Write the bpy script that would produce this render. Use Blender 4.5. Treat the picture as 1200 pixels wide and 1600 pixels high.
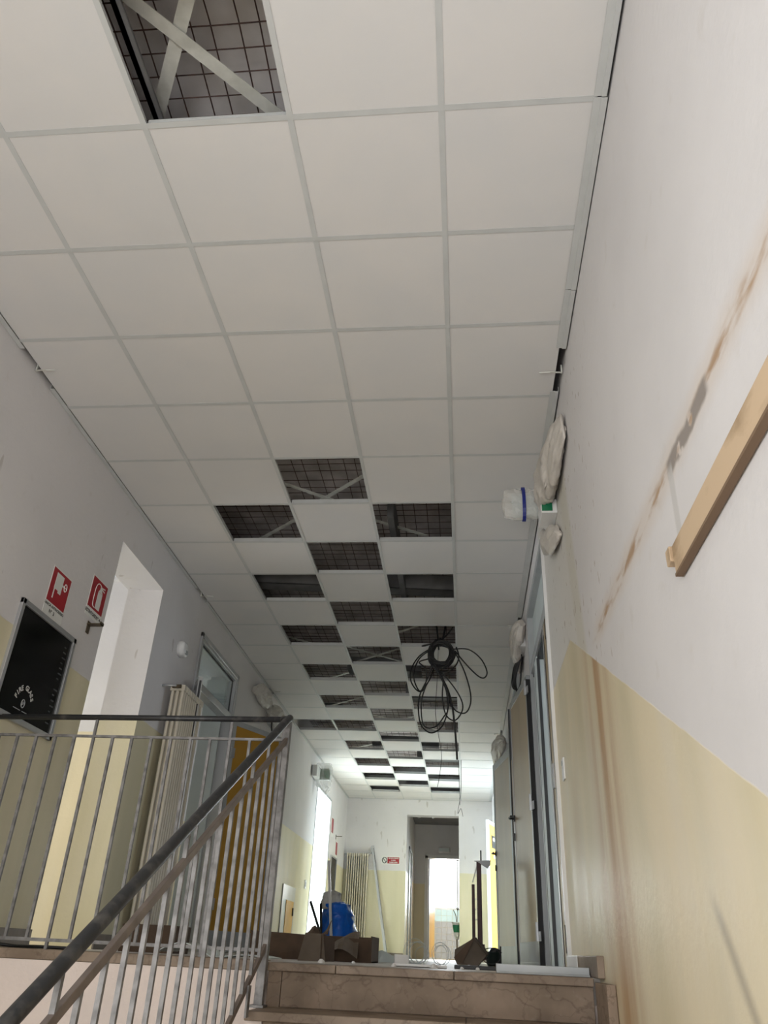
import bpy, bmesh, math, random
from mathutils import Vector, Matrix, noise
random.seed(7)
S = bpy.context.scene
for o in list(bpy.data.objects):
    bpy.data.objects.remove(o)
COL = S.collection

# ------------------------------------------------------------------ camera
yaw, pitch, roll, FPX = 0.115664748, 0.522765536, 0.0481237731, 1199.52484
cy, sy, cp, sp = math.cos(yaw), math.sin(yaw), math.cos(pitch), math.sin(pitch)
fw = Vector((-sy * cp, cy * cp, sp)); rt = Vector((cy, sy, 0)); up = rt.cross(fw)
r2 = math.cos(roll) * rt + math.sin(roll) * up
u2 = -math.sin(roll) * rt + math.cos(roll) * up
cam = bpy.data.cameras.new('camera'); camo = bpy.data.objects.new('camera', cam); COL.objects.link(camo)
camo.matrix_world = Matrix(((r2.x, u2.x, -fw.x, 0), (r2.y, u2.y, -fw.y, 0), (r2.z, u2.z, -fw.z, 0), (0, 0, 0, 1)))
cam.sensor_fit = 'VERTICAL'; cam.sensor_height = 36.0; cam.sensor_width = 27.0
cam.lens = FPX / 1600 * 36.0; cam.clip_start = 0.05; cam.clip_end = 200
S.camera = camo

# ------------------------------------------------------------------ exposure, sky, daylight at the windows
S.view_settings.view_transform = 'Standard'; S.view_settings.look = 'None'
S.view_settings.gamma = 1; S.view_settings.use_curve_mapping = False
S.view_settings.exposure = -0.18
W = bpy.data.worlds.new('overcast_sky'); S.world = W; W.use_nodes = True
W.node_tree.nodes['Background'].inputs[0].default_value = (0.86, 0.93, 1.0, 1)
W.node_tree.nodes['Background'].inputs[1].default_value = 2.2

def daylight(name, loc, direction, sx, sy_, power, col):
    l = bpy.data.lights.new(name, 'AREA'); l.shape = 'RECTANGLE'; l.size = sx; l.size_y = sy_
    l.energy = power; l.color = col
    o = bpy.data.objects.new(name, l); COL.objects.link(o); o.location = loc
    o.rotation_euler = Vector(direction).to_track_quat('-Z', 'Z').to_euler()
    return o
daylight('daylight_stairwell_side', (-2.85, -0.45, 0.50), (1, 0.25, -0.9), 2.3, 1.8, 85, (1.0, 0.982, 0.97))
daylight('daylight_stairwell_back', (-0.9, -2.85, -0.1), (0, 1, 0.0), 2.2, 2.6, 140, (1.0, 0.98, 0.965))
daylight('daylight_passage_room', (-5.75, 5.0, 1.3), (1, 0, -0.5), 1.6, 1.7, 75, (0.93, 0.97, 1.0))
daylight('daylight_left_classroom', (-5.75, 8.6, 1.3), (1, 0, 0), 3.0, 1.6, 16, (0.85, 0.96, 1.0))
daylight('daylight_far_left_room', (-5.75, 13.4, 1.35), (1, 0, -1.4), 3.4, 2.0, 2500, (0.74, 0.91, 1.0))
daylight('daylight_right_classroom', (4.15, 5.2, 1.3), (-1, 0, 0), 1.6, 1.6, 36, (0.55, 0.75, 1.0))
daylight('daylight_right_far_room', (4.15, 14.0, 1.35), (-1, 0, -0.7), 3.4, 1.7, 850, (0.74, 0.91, 1.0))
daylight('daylight_washroom', (-0.2, 24.35, 1.75), (0, -1, 0), 1.7, 1.2, 380, (0.92, 0.97, 1.0))

# ------------------------------------------------------------------ materials
def mat(name, col=(.8, .8, .8), rough=.5, metal=0.0, col2=None, scale=6, detail=4, bump=0.0, bscale=40, stretch=(1, 1, 1), lo=.35, hi=.65, spec=.5, trans=0.0, alpha=1.0, sheen=0):
    m = bpy.data.materials.new(name); m.use_nodes = True
    nt = m.node_tree; b = nt.nodes['Principled BSDF']
    b.inputs['Base Color'].default_value = (*col, 1); b.inputs['Roughness'].default_value = rough
    b.inputs['Metallic'].default_value = metal; b.inputs['Specular IOR Level'].default_value = spec
    b.inputs['Transmission Weight'].default_value = trans; b.inputs['Alpha'].default_value = alpha
    tc = nt.nodes.new('ShaderNodeNewGeometry'); mp = nt.nodes.new('ShaderNodeMapping'); mp.inputs['Scale'].default_value = stretch
    nt.links.new(tc.outputs['Position'], mp.inputs['Vector'])
    if col2 is not None:
        n = nt.nodes.new('ShaderNodeTexNoise'); n.inputs['Scale'].default_value = scale; n.inputs['Detail'].default_value = detail
        nt.links.new(mp.outputs[0], n.inputs['Vector'])
        r = nt.nodes.new('ShaderNodeValToRGB'); r.color_ramp.elements[0].position = lo; r.color_ramp.elements[1].position = hi
        r.color_ramp.elements[0].color = (*col, 1); r.color_ramp.elements[1].color = (*col2, 1)
        nt.links.new(n.outputs['Fac'], r.inputs[0]); nt.links.new(r.outputs[0], b.inputs['Base Color'])
    if bump:
        n2 = nt.nodes.new('ShaderNodeTexNoise'); n2.inputs['Scale'].default_value = bscale; n2.inputs['Detail'].default_value = 3
        nt.links.new(mp.outputs[0], n2.inputs['Vector'])
        bp = nt.nodes.new('ShaderNodeBump'); bp.inputs['Strength'].default_value = bump; bp.inputs['Distance'].default_value = .02
        nt.links.new(n2.outputs['Fac'], bp.inputs['Height']); nt.links.new(bp.outputs[0], b.inputs['Normal'])
    return m

class G:
    """tiny node-graph helper"""
    def __init__(s, m): s.nt = m.node_tree; s.b = s.nt.nodes['Principled BSDF']
    def new(s, t, **kw):
        n = s.nt.nodes.new(t)
        for k, v in kw.items(): setattr(n, k, v)
        return n
    def put(s, sock, v):
        if hasattr(v, 'links') or isinstance(v, bpy.types.NodeSocket): s.nt.links.new(v, sock)
        else: sock.default_value = v
    def math(s, op, a, b=0.0, c=None):
        n = s.new('ShaderNodeMath', operation=op); s.put(n.inputs[0], a); s.put(n.inputs[1], b)
        if c is not None: s.put(n.inputs[2], c)
        return n.outputs[0]
    def step(s, v, lo, hi):
        n = s.new('ShaderNodeMapRange'); n.interpolation_type = 'SMOOTHSTEP'
        s.put(n.inputs[0], v); n.inputs[1].default_value = lo; n.inputs[2].default_value = hi
        return n.outputs[0]
    def band(s, v, lo, hi, soft):
        return s.math('MULTIPLY', s.step(v, lo - soft, lo + soft), s.math('SUBTRACT', 1.0, s.step(v, hi - soft, hi + soft)))
    def noise(s, vec, scale, stretch=(1, 1, 1), detail=4, off=(0, 0, 0)):
        mp = s.new('ShaderNodeMapping'); mp.inputs['Scale'].default_value = stretch; mp.inputs['Location'].default_value = off
        s.put(mp.inputs['Vector'], vec)
        n = s.new('ShaderNodeTexNoise'); n.inputs['Scale'].default_value = scale; n.inputs['Detail'].default_value = detail
        s.put(n.inputs['Vector'], mp.outputs[0]); return n.outputs['Fac']
    def mix(s, f, a, b):
        n = s.new('ShaderNodeMix', data_type='RGBA'); s.put(n.inputs[0], f)
        s.put(n.inputs[6], a if not isinstance(a, tuple) else (*a, 1)); s.put(n.inputs[7], b if not isinstance(b, tuple) else (*b, 1))
        return n.outputs[2]

WHITE = (.70, .68, .68)
def wall_material(name, right=False, dado=1.484, slope=False, white=WHITE, yellow=(.77, .675, .485)):
    m = bpy.data.materials.new(name); m.use_nodes = True; g = G(m)
    pos = g.new('ShaderNodeNewGeometry').outputs['Position']
    sx = g.new('ShaderNodeSeparateXYZ'); g.put(sx.inputs[0], pos)
    Y, Z = sx.outputs[1], sx.outputs[2]
    n1 = g.noise(pos, 1.3); n2 = g.noise(pos, 9, detail=6)
    w = g.mix(g.step(n1, .35, .7), white, tuple(c * .93 for c in white))
    w = g.mix(g.math('MULTIPLY', g.step(n2, .62, .75), .22), w, (.55, .51, .46))
    # painted lower band
    if slope:
        zd = g.math('ADD', 1.502, g.math('MULTIPLY', g.math('MINIMUM', g.math('SUBTRACT', Y, 3.976), 0.0), .509))
    else:
        zd = dado
    d = g.math('SUBTRACT', zd, Z)
    fd = g.step(g.math('ADD', d, g.math('MULTIPLY', g.math('SUBTRACT', n2, .5), .012)), -.004, .004)
    st = g.noise(pos, 3.2, stretch=(1, 1, .16), detail=5)
    yl = g.mix(g.step(st, .3, .7), yellow, (yellow[0] * .88, yellow[1] * .89, yellow[2] * .85))
    yl = g.mix(g.math('MULTIPLY', g.step(g.noise(pos, 2.1, stretch=(1, 1, .3), off=(3, 1, 4)), .45, .7), .5), yl, (.72, .66, .54))
    if right:
        # long brown run-down stain and a few smaller ones
        wob = g.math('MULTIPLY', g.math('SUBTRACT', g.noise(pos, 1.1, stretch=(1, 1, .5)), .5), .25)
        yy = g.math('ADD', Y, wob)
        s1 = g.math('MULTIPLY', g.band(yy, 3.05, 3.55, .2), g.step(g.noise(pos, 5, stretch=(1, 1, .10), off=(5, 5, 5)), .30, .62))
        yl = g.mix(g.math('MULTIPLY', s1, .9), yl, (.47, .29, .15))
        s2 = g.math('MULTIPLY', g.band(yy, 4.15, 4.4, .12), g.band(Z, .1, .85, .15))
        yl = g.mix(g.math('MULTIPLY', s2, .35), yl, (.45, .34, .2))
        sc = g.math('SUBTRACT', Y, g.math('ADD', 1.99, g.math('MULTIPLY', g.math('SUBTRACT', Z, .05), .75)))
        s3 = g.math('MULTIPLY', g.band(sc, -.025, .025, .03), g.band(Z, -.2, .13, .05))
        yl = g.mix(g.math('MULTIPLY', s3, .6), yl, (.30, .27, .22))
        # horizontal chase where a rail was chopped out of the plaster
        cz = g.math('ADD', g.math('SUBTRACT', Z, g.math('ADD', 1.165, g.math('MULTIPLY', Y, .022))), g.math('MULTIPLY', g.math('SUBTRACT', g.noise(pos, 8), .5), .045))
        rng = g.band(Y, .2, 3.2, .15)
        ch = g.math('MULTIPLY', g.band(cz, -.020, .022, .016), rng)
        spot = g.step(g.noise(pos, 7, stretch=(1, .7, 3), detail=6, off=(2, 0, 0)), .42, .62)
        w = g.mix(g.math('MULTIPLY', g.math('MULTIPLY', g.band(cz, -.05, .055, .04), rng), .5), w, (.62, .53, .45))
        w = g.mix(g.math('MULTIPLY', ch, spot), w, (.42, .29, .19))
        grey = g.math('MULTIPLY', g.band(cz, -.032, .022, .010), g.math('MULTIPLY', g.band(Y, 1.47, 1.86, .02), g.step(g.noise(pos, 14, off=(1, 8, 0)), .34, .44)))
        w = g.mix(grey, w, (.30, .265, .24))
        vs = g.math('MULTIPLY', g.band(g.math('ADD', Y, g.math('MULTIPLY', Z, .03)), 1.855, 1.90, .008), g.band(Z, .90, 1.2, .02))
        w = g.mix(g.math('MULTIPLY', vs, .8), w, (.56, .545, .53))
        # yellowed strip and scraped specks between the doorway and the stair
        vb = g.band(g.math('SUBTRACT', Y, g.math('MULTIPLY', g.math('SUBTRACT', Z, 1.35), .2)), 3.5, 4.9, .05)
        w = g.mix(g.math('MULTIPLY', vb, .35), w, (.62, .60, .50))
        vb2 = g.band(g.math('SUBTRACT', Y, g.math('MULTIPLY', g.math('SUBTRACT', Z, 1.35), .2)), 3.5, 3.72, .05)
        w = g.mix(g.math('MULTIPLY', vb2, .35), w, (.55, .52, .42))
        sp_ = g.math('MULTIPLY', g.step(g.noise(pos, 26, stretch=(1, 1, .45), detail=2, off=(9, 3, 3)), .665, .70), g.band(Y, 2.9, 4.9, .3))
        w = g.mix(g.math('MULTIPLY', sp_, .7), w, (.36, .29, .23))
    else:
        sp_ = g.step(g.noise(pos, 11, stretch=(1, 1, .3), detail=2, off=(9, 3, 3)), .70, .735)
        w = g.mix(g.math('MULTIPLY', sp_, .5), w, (.38, .34, .3))
    g.put(g.b.inputs['Base Color'], g.mix(fd, w, yl))
    ro = g.math('SUBTRACT', .78, g.math('MULTIPLY', fd, g.math('ADD', .20, g.math('MULTIPLY', st, .25))))
    g.put(g.b.inputs['Roughness'], ro); g.b.inputs['Specular IOR Level'].default_value = .35
    bp = g.new('ShaderNodeBump'); bp.inputs['Strength'].default_value = .35; bp.inputs['Distance'].default_value = .012
    hh = g.math('ADD', g.math('MULTIPLY', g.noise(pos, 30), .35), g.math('MULTIPLY', g.noise(pos, 5, stretch=(1, 1, .25)), g.math('ADD', .25, g.math('MULTIPLY', fd, .9))))
    g.put(bp.inputs['Height'], hh); g.put(g.b.inputs['Normal'], bp.outputs[0])
    return m

M = {}
M['wall_left'] = wall_material('plaster_left', yellow=(.73, .665, .47))
M['wall_right'] = wall_material('plaster_right', right=True, slope=True)
M['wall_end'] = wall_material('plaster_end', yellow=(.72, .67, .49))
M['wall_room'] = wall_material('plaster_room')
M['fascia'] = mat('pinkish_plaster', (.72, .62, .57), .8, col2=(.66, .58, .54), scale=2.5, bump=.2)
M['tile'] = mat('ceiling_tile_white', (.74, .72, .70), .62, col2=(.71, .70, .69), scale=3, bump=.03, bscale=90)
M['grid'] = mat('grid_painted_steel', (.60, .61, .60), .5, col2=(.56, .57, .56), scale=8)
M['gridw'] = mat('grid_edge_white', (.62, .63, .62), .42)
M['slab_bright'] = mat('brightened_slab', (.92, .88, .87), .9, col2=(.74, .70, .69), scale=5, bump=.3, bscale=12)  # grey-white slab, paled further so the nearest open bay looks better lit
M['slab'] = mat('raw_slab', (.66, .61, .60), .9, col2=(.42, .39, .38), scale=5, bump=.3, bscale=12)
M['rod'] = mat('rusty_wire', (.055, .03, .028), .7, col2=(.09, .04, .03), scale=30)
M['strap'] = mat('galvanised_strap', (.72, .72, .67), .5, .1, col2=(.55, .55, .50), scale=12)
M['beam'] = mat('grey_beam', (.20, .20, .20), .5, .2, col2=(.13, .13, .13), scale=5)
M['marble'] = mat('beige_marble', (.34, .265, .20), .42, col2=(.20, .15, .11), scale=9, detail=12, bump=.08, bscale=30)
M['marble_top'] = mat('dusty_marble', (.37, .29, .225), .5, col2=(.21, .16, .12), scale=9, detail=12, bump=.12, bscale=40)
def marble(name, c1, c2, c3, rough):
    m = bpy.data.materials.new(name); m.use_nodes = True; g = G(m)
    pos = g.new('ShaderNodeNewGeometry').outputs['Position']
    n1 = g.noise(pos, 5, detail=10); n2 = g.noise(pos, 3.4, stretch=(1, 1, 1.6), detail=8, off=(4, 2, 1)); n3 = g.noise(pos, 22, detail=6)
    c = g.mix(g.step(n1, .36, .64), c1, c2)
    v = g.math('ABSOLUTE', g.math('SUBTRACT', n2, .5)); c = g.mix(g.math('MULTIPLY', g.math('SUBTRACT', 1.0, g.step(v, .0, .018)), .38), c, c3)
    v2 = g.math('ABSOLUTE', g.math('SUBTRACT', g.noise(pos, 6.5, detail=7, off=(9, 4, 7)), .52)); c = g.mix(g.math('MULTIPLY', g.math('SUBTRACT', 1.0, g.step(v2, .0, .012)), .28), c, c3)
    c = g.mix(g.math('MULTIPLY', g.step(n3, .58, .74), .35), c, (.30, .25, .20))
    g.put(g.b.inputs['Base Color'], c); g.b.inputs['Roughness'].default_value = rough; g.b.inputs['Specular IOR Level'].default_value = .22
    return m
M['marble'] = marble('beige_marble', (.26, .195, .145), (.18, .135, .098), (.075, .047, .032), .62)
M['marble_top'] = marble('dusty_marble', (.27, .21, .16), (.175, .13, .095), (.085, .056, .04), .5)
M['alu'] = mat('aluminium_profile', (.52, .53, .54), .38, .75, col2=(.44, .45, .46), scale=4, stretch=(1, 1, .2))
M['greypaint'] = mat('grey_frame_paint', (.42, .44, .45), .4, .1, col2=(.36, .38, .39), scale=5, stretch=(1, 1, .3))
M['darkgrey'] = mat('dark_gasket_gap', (.035, .037, .04), .5)
M['steel'] = mat('worn_grey_steel', (.235, .23, .23), .5, .2, col2=(.135, .13, .13), scale=22, lo=.4, hi=.62)
M['rail'] = mat('dark_worn_handrail', (.030, .031, .034), .42, .3, col2=(.10, .095, .09), scale=16, lo=.52, hi=.72)
M['flat'] = mat('brown_grey_flat_bar', (.22, .18, .155), .5, .25, col2=(.16, .13, .115), scale=14)
M['beige'] = mat('beige_door_panel', (.42, .325, .20), .36, col2=(.33, .255, .155), scale=2.2, detail=6, stretch=(1, 1, .2), bump=.05, bscale=6)
M['mustard'] = mat('mustard_door_panel', (.50, .27, .025), .4, col2=(.43, .225, .02), scale=3, stretch=(1, 1, .2))
M['orange'] = mat('yellow_door_panel', (.72, .40, .055), .4, col2=(.66, .36, .05), scale=3)
M['palepanel'] = mat('pale_panel', (.60, .66, .66), .4, col2=(.55, .61, .61), scale=2)
M['glass'] = mat('clear_glass', (.85, .94, .95), .05, trans=.85, spec=.5)
M['cream'] = mat('cream_radiator_enamel', (.63, .575, .47), .35, col2=(.58, .53, .43), scale=6)
M['white'] = mat('white_plastic', (.75, .75, .74), .4)
M['whitefrost'] = mat('white_dust_plaster', (.78, .78, .77), .9, col2=(.68, .67, .66), scale=20, bump=.3)
M['black'] = mat('black_plastic', (.012, .012, .013), .45)
M['blackglass'] = mat('black_cabinet_glass', (.004, .004, .0045), .12, col2=(.008, .009, .008), scale=3, spec=.2)
M['rust'] = mat('brown_metal', (.10, .075, .045), .55, .3)
M['red'] = mat('sign_red', (.36, .012, .022), .35)
M['signwhite'] = mat('sign_white', (.74, .74, .71), .4)
M['ink'] = mat('sign_ink', (.03, .03, .03), .6)
M['glassink'] = mat('pale_print', (.60, .60, .58), .5)
M['dimink'] = mat('dim_print', (.05, .052, .053), .5)
M['bag'] = mat('clear_plastic_wrap', (.64, .60, .55), .35, col2=(.54, .50, .45), scale=9, bump=.5, bscale=16, stretch=(1, 1, .6))
M['thinbag'] = mat('thin_plastic_wrap', (.82, .80, .75), .22, trans=.15, alpha=.40, bump=.7, bscale=22)
M['midbag'] = mat('cloudy_plastic_wrap', (.66, .63, .57), .3, alpha=.72, bump=.7, bscale=22)
M['tape'] = mat('blue_tape', (.01, .02, .20), .4)
M['green'] = mat('exit_green', (.01, .16, .07), .3)
M['blue'] = mat('blue_bag_plastic', (.01, .20, .92), .33, col2=(.008, .15, .80), scale=8, bump=.6, bscale=12)
M['card'] = mat('brown_cardboard', (.095, .058, .034), .8, col2=(.065, .04, .024), scale=10)
M['cardlight'] = mat('grey_brown_cardboard', (.115, .088, .064), .8, col2=(.09, .068, .048), scale=10)
M['wood'] = mat('raw_wood_board', (.60, .45, .30), .6, col2=(.36, .25, .15), scale=7, stretch=(1, .6, 1.2), detail=6, lo=.50, hi=.66)
M['wooddark'] = mat('dark_wood', (.20, .13, .08), .7)
M['maroon'] = mat('maroon_steel', (.040, .018, .020), .5, .2, col2=(.07, .03, .03), scale=12)
M['terr'] = mat('floor_terrazzo', (.50, .46, .42), .5, col2=(.40, .37, .34), scale=18, detail=8)
M['tilegrey'] = mat('grey_wall_tile', (.38, .39, .40), .25, col2=(.35, .36, .37), scale=3)
M['tileaqua'] = mat('aqua_wall_tile', (.50, .66, .68), .25, col2=(.47, .62, .64), scale=3)
M['grout'] = mat('grout', (.25, .25, .25), .9)
M['dullgreen'] = mat('dark_green_plastic', (.010, .022, .020), .45)
M['brownboard'] = mat('brown_skirting_stone', (.25, .215, .18), .5, col2=(.2, .17, .14), scale=12)

# ------------------------------------------------------------------ mesh helpers
WL = {}
def wl(o): return WL.get(o.name, Vector((0, 0, 0))) if o else Vector((0, 0, 0))
class MB:
    def __init__(s): s.v = []; s.f = []
    def add(s, vs, fs):
        k = len(s.v); s.v += [Vector(v) for v in vs]; s.f += [tuple(i + k for i in f) for f in fs]; return s
    def hexa(s, p):
        return s.add(p, [(0, 3, 2, 1), (4, 5, 6, 7), (0, 1, 5, 4), (1, 2, 6, 5), (2, 3, 7, 6), (3, 0, 4, 7)])
    def box(s, x0, y0, z0, x1, y1, z1):
        x0, x1 = min(x0, x1), max(x0, x1); y0, y1 = min(y0, y1), max(y0, y1); z0, z1 = min(z0, z1), max(z0, z1)
        return s.hexa([(x0, y0, z0), (x1, y0, z0), (x1, y1, z0), (x0, y1, z0), (x0, y0, z1), (x1, y0, z1), (x1, y1, z1), (x0, y1, z1)])
    def obox(s, c, ax, ay, az, lx, ly, lz):
        c, ax, ay, az = Vector(c), Vector(ax).normalized(), Vector(ay).normalized(), Vector(az).normalized()
        P = []
        for k in (-.5, .5):
            for i, j in ((-.5, -.5), (.5, -.5), (.5, .5), (-.5, .5)):
                P.append(c + ax * lx * i + ay * ly * j + az * lz * k)
        return s.hexa(P)
    def bar(s, p0, p1, w, t, side=(1, 0, 0)):
        p0, p1 = Vector(p0), Vector(p1); d = (p1 - p0); L = d.length; d = d / L
        sd = Vector(side); sd = (sd - d * sd.dot(d)).normalized(); n = d.cross(sd)
        return s.obox((p0 + p1) / 2, sd, n, d, w, t, L)
    def tube(s, pts, r, n=8, closed=False, caps=True):
        pts = [Vector(p) for p in pts]; N = len(pts); k = len(s.v)
        prev = None
        for i, p in enumerate(pts):
            if closed: t = (pts[(i + 1) % N] - pts[i - 1])
            else: t = pts[min(i + 1, N - 1)] - pts[max(i - 1, 0)]
            t = t.normalized() if t.length > 1e-9 else Vector((0, 0, 1))
            if prev is None:
                a = Vector((0, 0, 1)) if abs(t.z) < .9 else Vector((1, 0, 0))
                prev = (a - t * a.dot(t)).normalized()
            prev = (prev - t * prev.dot(t)); prev = prev.normalized() if prev.length > 1e-6 else t.orthogonal().normalized()
            b = t.cross(prev); rr = r[i] if isinstance(r, (list, tuple)) else r
            for j in range(n):
                a = 2 * math.pi * j / n
                s.v.append(p + (prev * math.cos(a) + b * math.sin(a)) * rr)
        for i in range(N if closed else N - 1):
            for j in range(n):
                a, b2 = k + i * n + j, k + i * n + (j + 1) % n
                c, d = k + ((i + 1) % N) * n + j, k + ((i + 1) % N) * n + (j + 1) % n
                s.f.append((a, b2, d, c))
        if caps and not closed:
            s.f.append(tuple(k + j for j in reversed(range(n)))); s.f.append(tuple(k + (N - 1) * n + j for j in range(n)))
        return s
    def prism(s, poly, vec):
        poly = [Vector(p) for p in poly]; vec = Vector(vec); n = len(poly)
        f = [tuple(reversed(range(n))), tuple(range(n, 2 * n))] + [(i, (i + 1) % n, n + (i + 1) % n, n + i) for i in range(n)]
        return s.add(poly + [p + vec for p in poly], f)
    def loft(s, rings, caps=True):
        n = len(rings[0]); k = len(s.v)
        for r in rings: s.v += [Vector(p) for p in r]
        for i in range(len(rings) - 1):
            for j in range(n):
                s.f.append((k + i * n + j, k + i * n + (j + 1) % n, k + (i + 1) * n + (j + 1) % n, k + (i + 1) * n + j))
        if caps:
            s.f.append(tuple(k + j for j in reversed(range(n)))); s.f.append(tuple(k + (len(rings) - 1) * n + j for j in range(n)))
        return s
    def lathe(s, c, prof, n=16):
        c = Vector(c)
        return s.loft([[c + Vector((r * math.cos(2 * math.pi * j / n), r * math.sin(2 * math.pi * j / n), z)) for j in range(n)] for r, z in prof])
    def sheet(s, fn, nu, nv, thick=(0, 0, 0)):
        k = len(s.v)
        for i in range(nu + 1):
            for j in range(nv + 1): s.v.append(Vector(fn(i / nu, j / nv)))
        for i in range(nu):
            for j in range(nv):
                a = k + i * (nv + 1) + j; s.f.append((a, a + nv + 1, a + nv + 2, a + 1))
        return s
    def xform(s, mtx): s.v = [mtx @ v for v in s.v]; return s
    def build(s, name, m, parent=None, smooth=False, bevel=0.0, fix=True, solid=0.0):
        me = bpy.data.meshes.new(name)
        if parent is not None: off = wl(parent)
        else:
            xs = [v.x for v in s.v]; ys = [v.y for v in s.v]; zs = [v.z for v in s.v]
            off = Vector(((min(xs) + max(xs)) / 2, (min(ys) + max(ys)) / 2, min(zs)))
        me.from_pydata([tuple(v - off) for v in s.v], [], s.f)
        if fix:
            bm = bmesh.new(); bm.from_mesh(me); bmesh.ops.recalc_face_normals(bm, faces=bm.faces); bm.to_mesh(me); bm.free()
        me.materials.append(M[m] if isinstance(m, str) else m)
        if smooth: me.polygons.foreach_set('use_smooth', [True] * len(me.polygons))
        me.update()
        o = bpy.data.objects.new(name, me); COL.objects.link(o)
        if parent is not None: o.parent = parent
        else: o.location = off
        WL[o.name] = off.copy()
        if bevel:
            b = o.modifiers.new('edge', 'BEVEL'); b.width = bevel; b.segments = 2; b.limit_method = 'ANGLE'
        if solid:
            b = o.modifiers.new('thick', 'SOLIDIFY'); b.thickness = solid
        return o

def tag(o, label, cat, group=None, kind=None):
    o['label'] = label
    if cat: o['category'] = cat
    if group: o['group'] = group
    if kind: o['kind'] = kind
    return o
def thing(name, loc, label=None, cat=None, group=None, kind=None):
    o = bpy.data.objects.new(name, None); COL.objects.link(o); o.location = loc; o.empty_display_size = .1
    WL[o.name] = Vector(loc)
    if label: tag(o, label, cat, group, kind)
    elif kind: o['kind'] = kind
    return o
def struct(o): o['kind'] = 'structure'; return o
def share(src, name, parent, offset):
    """another piece with the same mesh, moved by offset inside its parent"""
    c = src.copy(); c.name = name; COL.objects.link(c); c.parent = parent
    c.location = src.location + Vector(offset); WL[c.name] = WL[src.name] + Vector(offset)
    return c
_txt = {}
def text_mb(mb, txt, size, org, ux, uy, out, depth=.0012, align='CENTER'):
    """flat lettering with a little thickness, laid on the plane ux, uy"""
    cu = bpy.data.curves.new('lettering', 'FONT'); cu.body = txt; cu.size = size; cu.align_x = align; cu.align_y = 'CENTER'; cu.resolution_u = 2; cu.offset = size * .035
    ob = bpy.data.objects.new('lettering', cu); COL.objects.link(ob)
    dg = bpy.context.evaluated_depsgraph_get(); me = bpy.data.meshes.new_from_object(ob.evaluated_get(dg))
    org, ux, uy, out = Vector(org), Vector(ux), Vector(uy), Vector(out)
    vs = [org + ux * v.co.x + uy * v.co.y + out * depth for v in me.vertices]
    mb.add(vs, [tuple(p.vertices) for p in me.polygons])
    bpy.data.objects.remove(ob); bpy.data.curves.remove(cu); bpy.data.meshes.remove(me)
def smoothpath(pts, n=6, closed=False):
    pts = [Vector(p) for p in pts]; N = len(pts); out = []
    rng = range(N) if closed else range(N - 1)
    for i in rng:
        p0 = pts[(i - 1) % N] if closed or i > 0 else pts[0]; p1 = pts[i]; p2 = pts[(i + 1) % N]
        p3 = pts[(i + 2) % N] if closed or i + 2 < N else pts[-1]
        for k in range(n):
            t = k / n
            out.append(.5 * ((2 * p1) + (p2 - p0) * t + (2 * p0 - 5 * p1 + 4 * p2 - p3) * t * t + (3 * p1 - p0 - 3 * p2 + p3) * t ** 3))
    if not closed: out.append(pts[-1])
    return out

# ------------------------------------------------------------------ dimensions
XL, XR = -2.455, 0.575           # corridor walls
YE = 17.05                        # end wall
H = 2.864                         # ceiling, eye = 0
F = -0.048                        # upper floor
LOW = F - .165 * 9                # half landing
YN = 3.83                         # top nosing
YB = -2.4
SL = 3.34                         # underside of slab
TW = .30
GX, GY = -1.2614, 1.80512         # ceiling grid origin (line 1, line 0)

def slab_wall(axis, c0, c1, a0, a1, z0, z1, holes, m, name, parent=None):
    """wall with rectangular openings; axis 'x' = wall across x (runs in y)"""
    mb = MB(); holes = sorted(holes)
    ys = sorted({a0, a1, *[h[0] for h in holes], *[h[1] for h in holes]})
    for ya, yb in zip(ys, ys[1:]):
        hs = sorted([(h[2], h[3]) for h in holes if h[0] <= ya + 1e-6 and h[1] >= yb - 1e-6]); z = z0
        for ha, hb in hs:
            if ha > z + 1e-4:
                mb.box(c0, ya, z, c1, yb, ha) if axis == 'x' else mb.box(ya, c0, z, yb, c1, ha)
            z = hb
        if z < z1 - 1e-4:
            mb.box(c0, ya, z, c1, yb, z1) if axis == 'x' else mb.box(ya, c0, z, yb, c1, z1)
    return struct(mb.build(name, m, parent))

# ================================================================== SETTING
NI = (4.755, 5.617)
L1 = (6.67, 7.99); L3 = (13.4, 14.9)
R1 = (4.90, 6.33); R2 = (7.75, 8.92); R3 = (13.5, 14.7)
slab_wall('x', XL - TW, XL, YB, YE + .3, LOW - .1, SL, [(-1.6, .7, -.4, 1.5), (NI[0], NI[1], F, 2.533), (L1[0], L1[1], F, 2.56), (L3[0], L3[1], F, 2.42)], 'wall_left', 'wall_left')
slab_wall('x', XR, XR + TW, YB, YE + .3, LOW - .1, SL, [(R1[0], R1[1], F, 2.62), (R2[0], R2[1], F, 2.56), (R3[0], R3[1], F, 2.2)], 'wall_right', 'wall_right')
slab_wall('y', YE, YE + .3, XL, XR, F - .1, SL, [(-1.185, -.112, F, 2.562)], 'wall_end', 'wall_end')
slab_wall('y', YB - .3, YB, XL - TW, XR + TW, LOW - .1, SL, [(-2.0, .2, -1.4, 1.2)], 'wall_room', 'wall_back')
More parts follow.
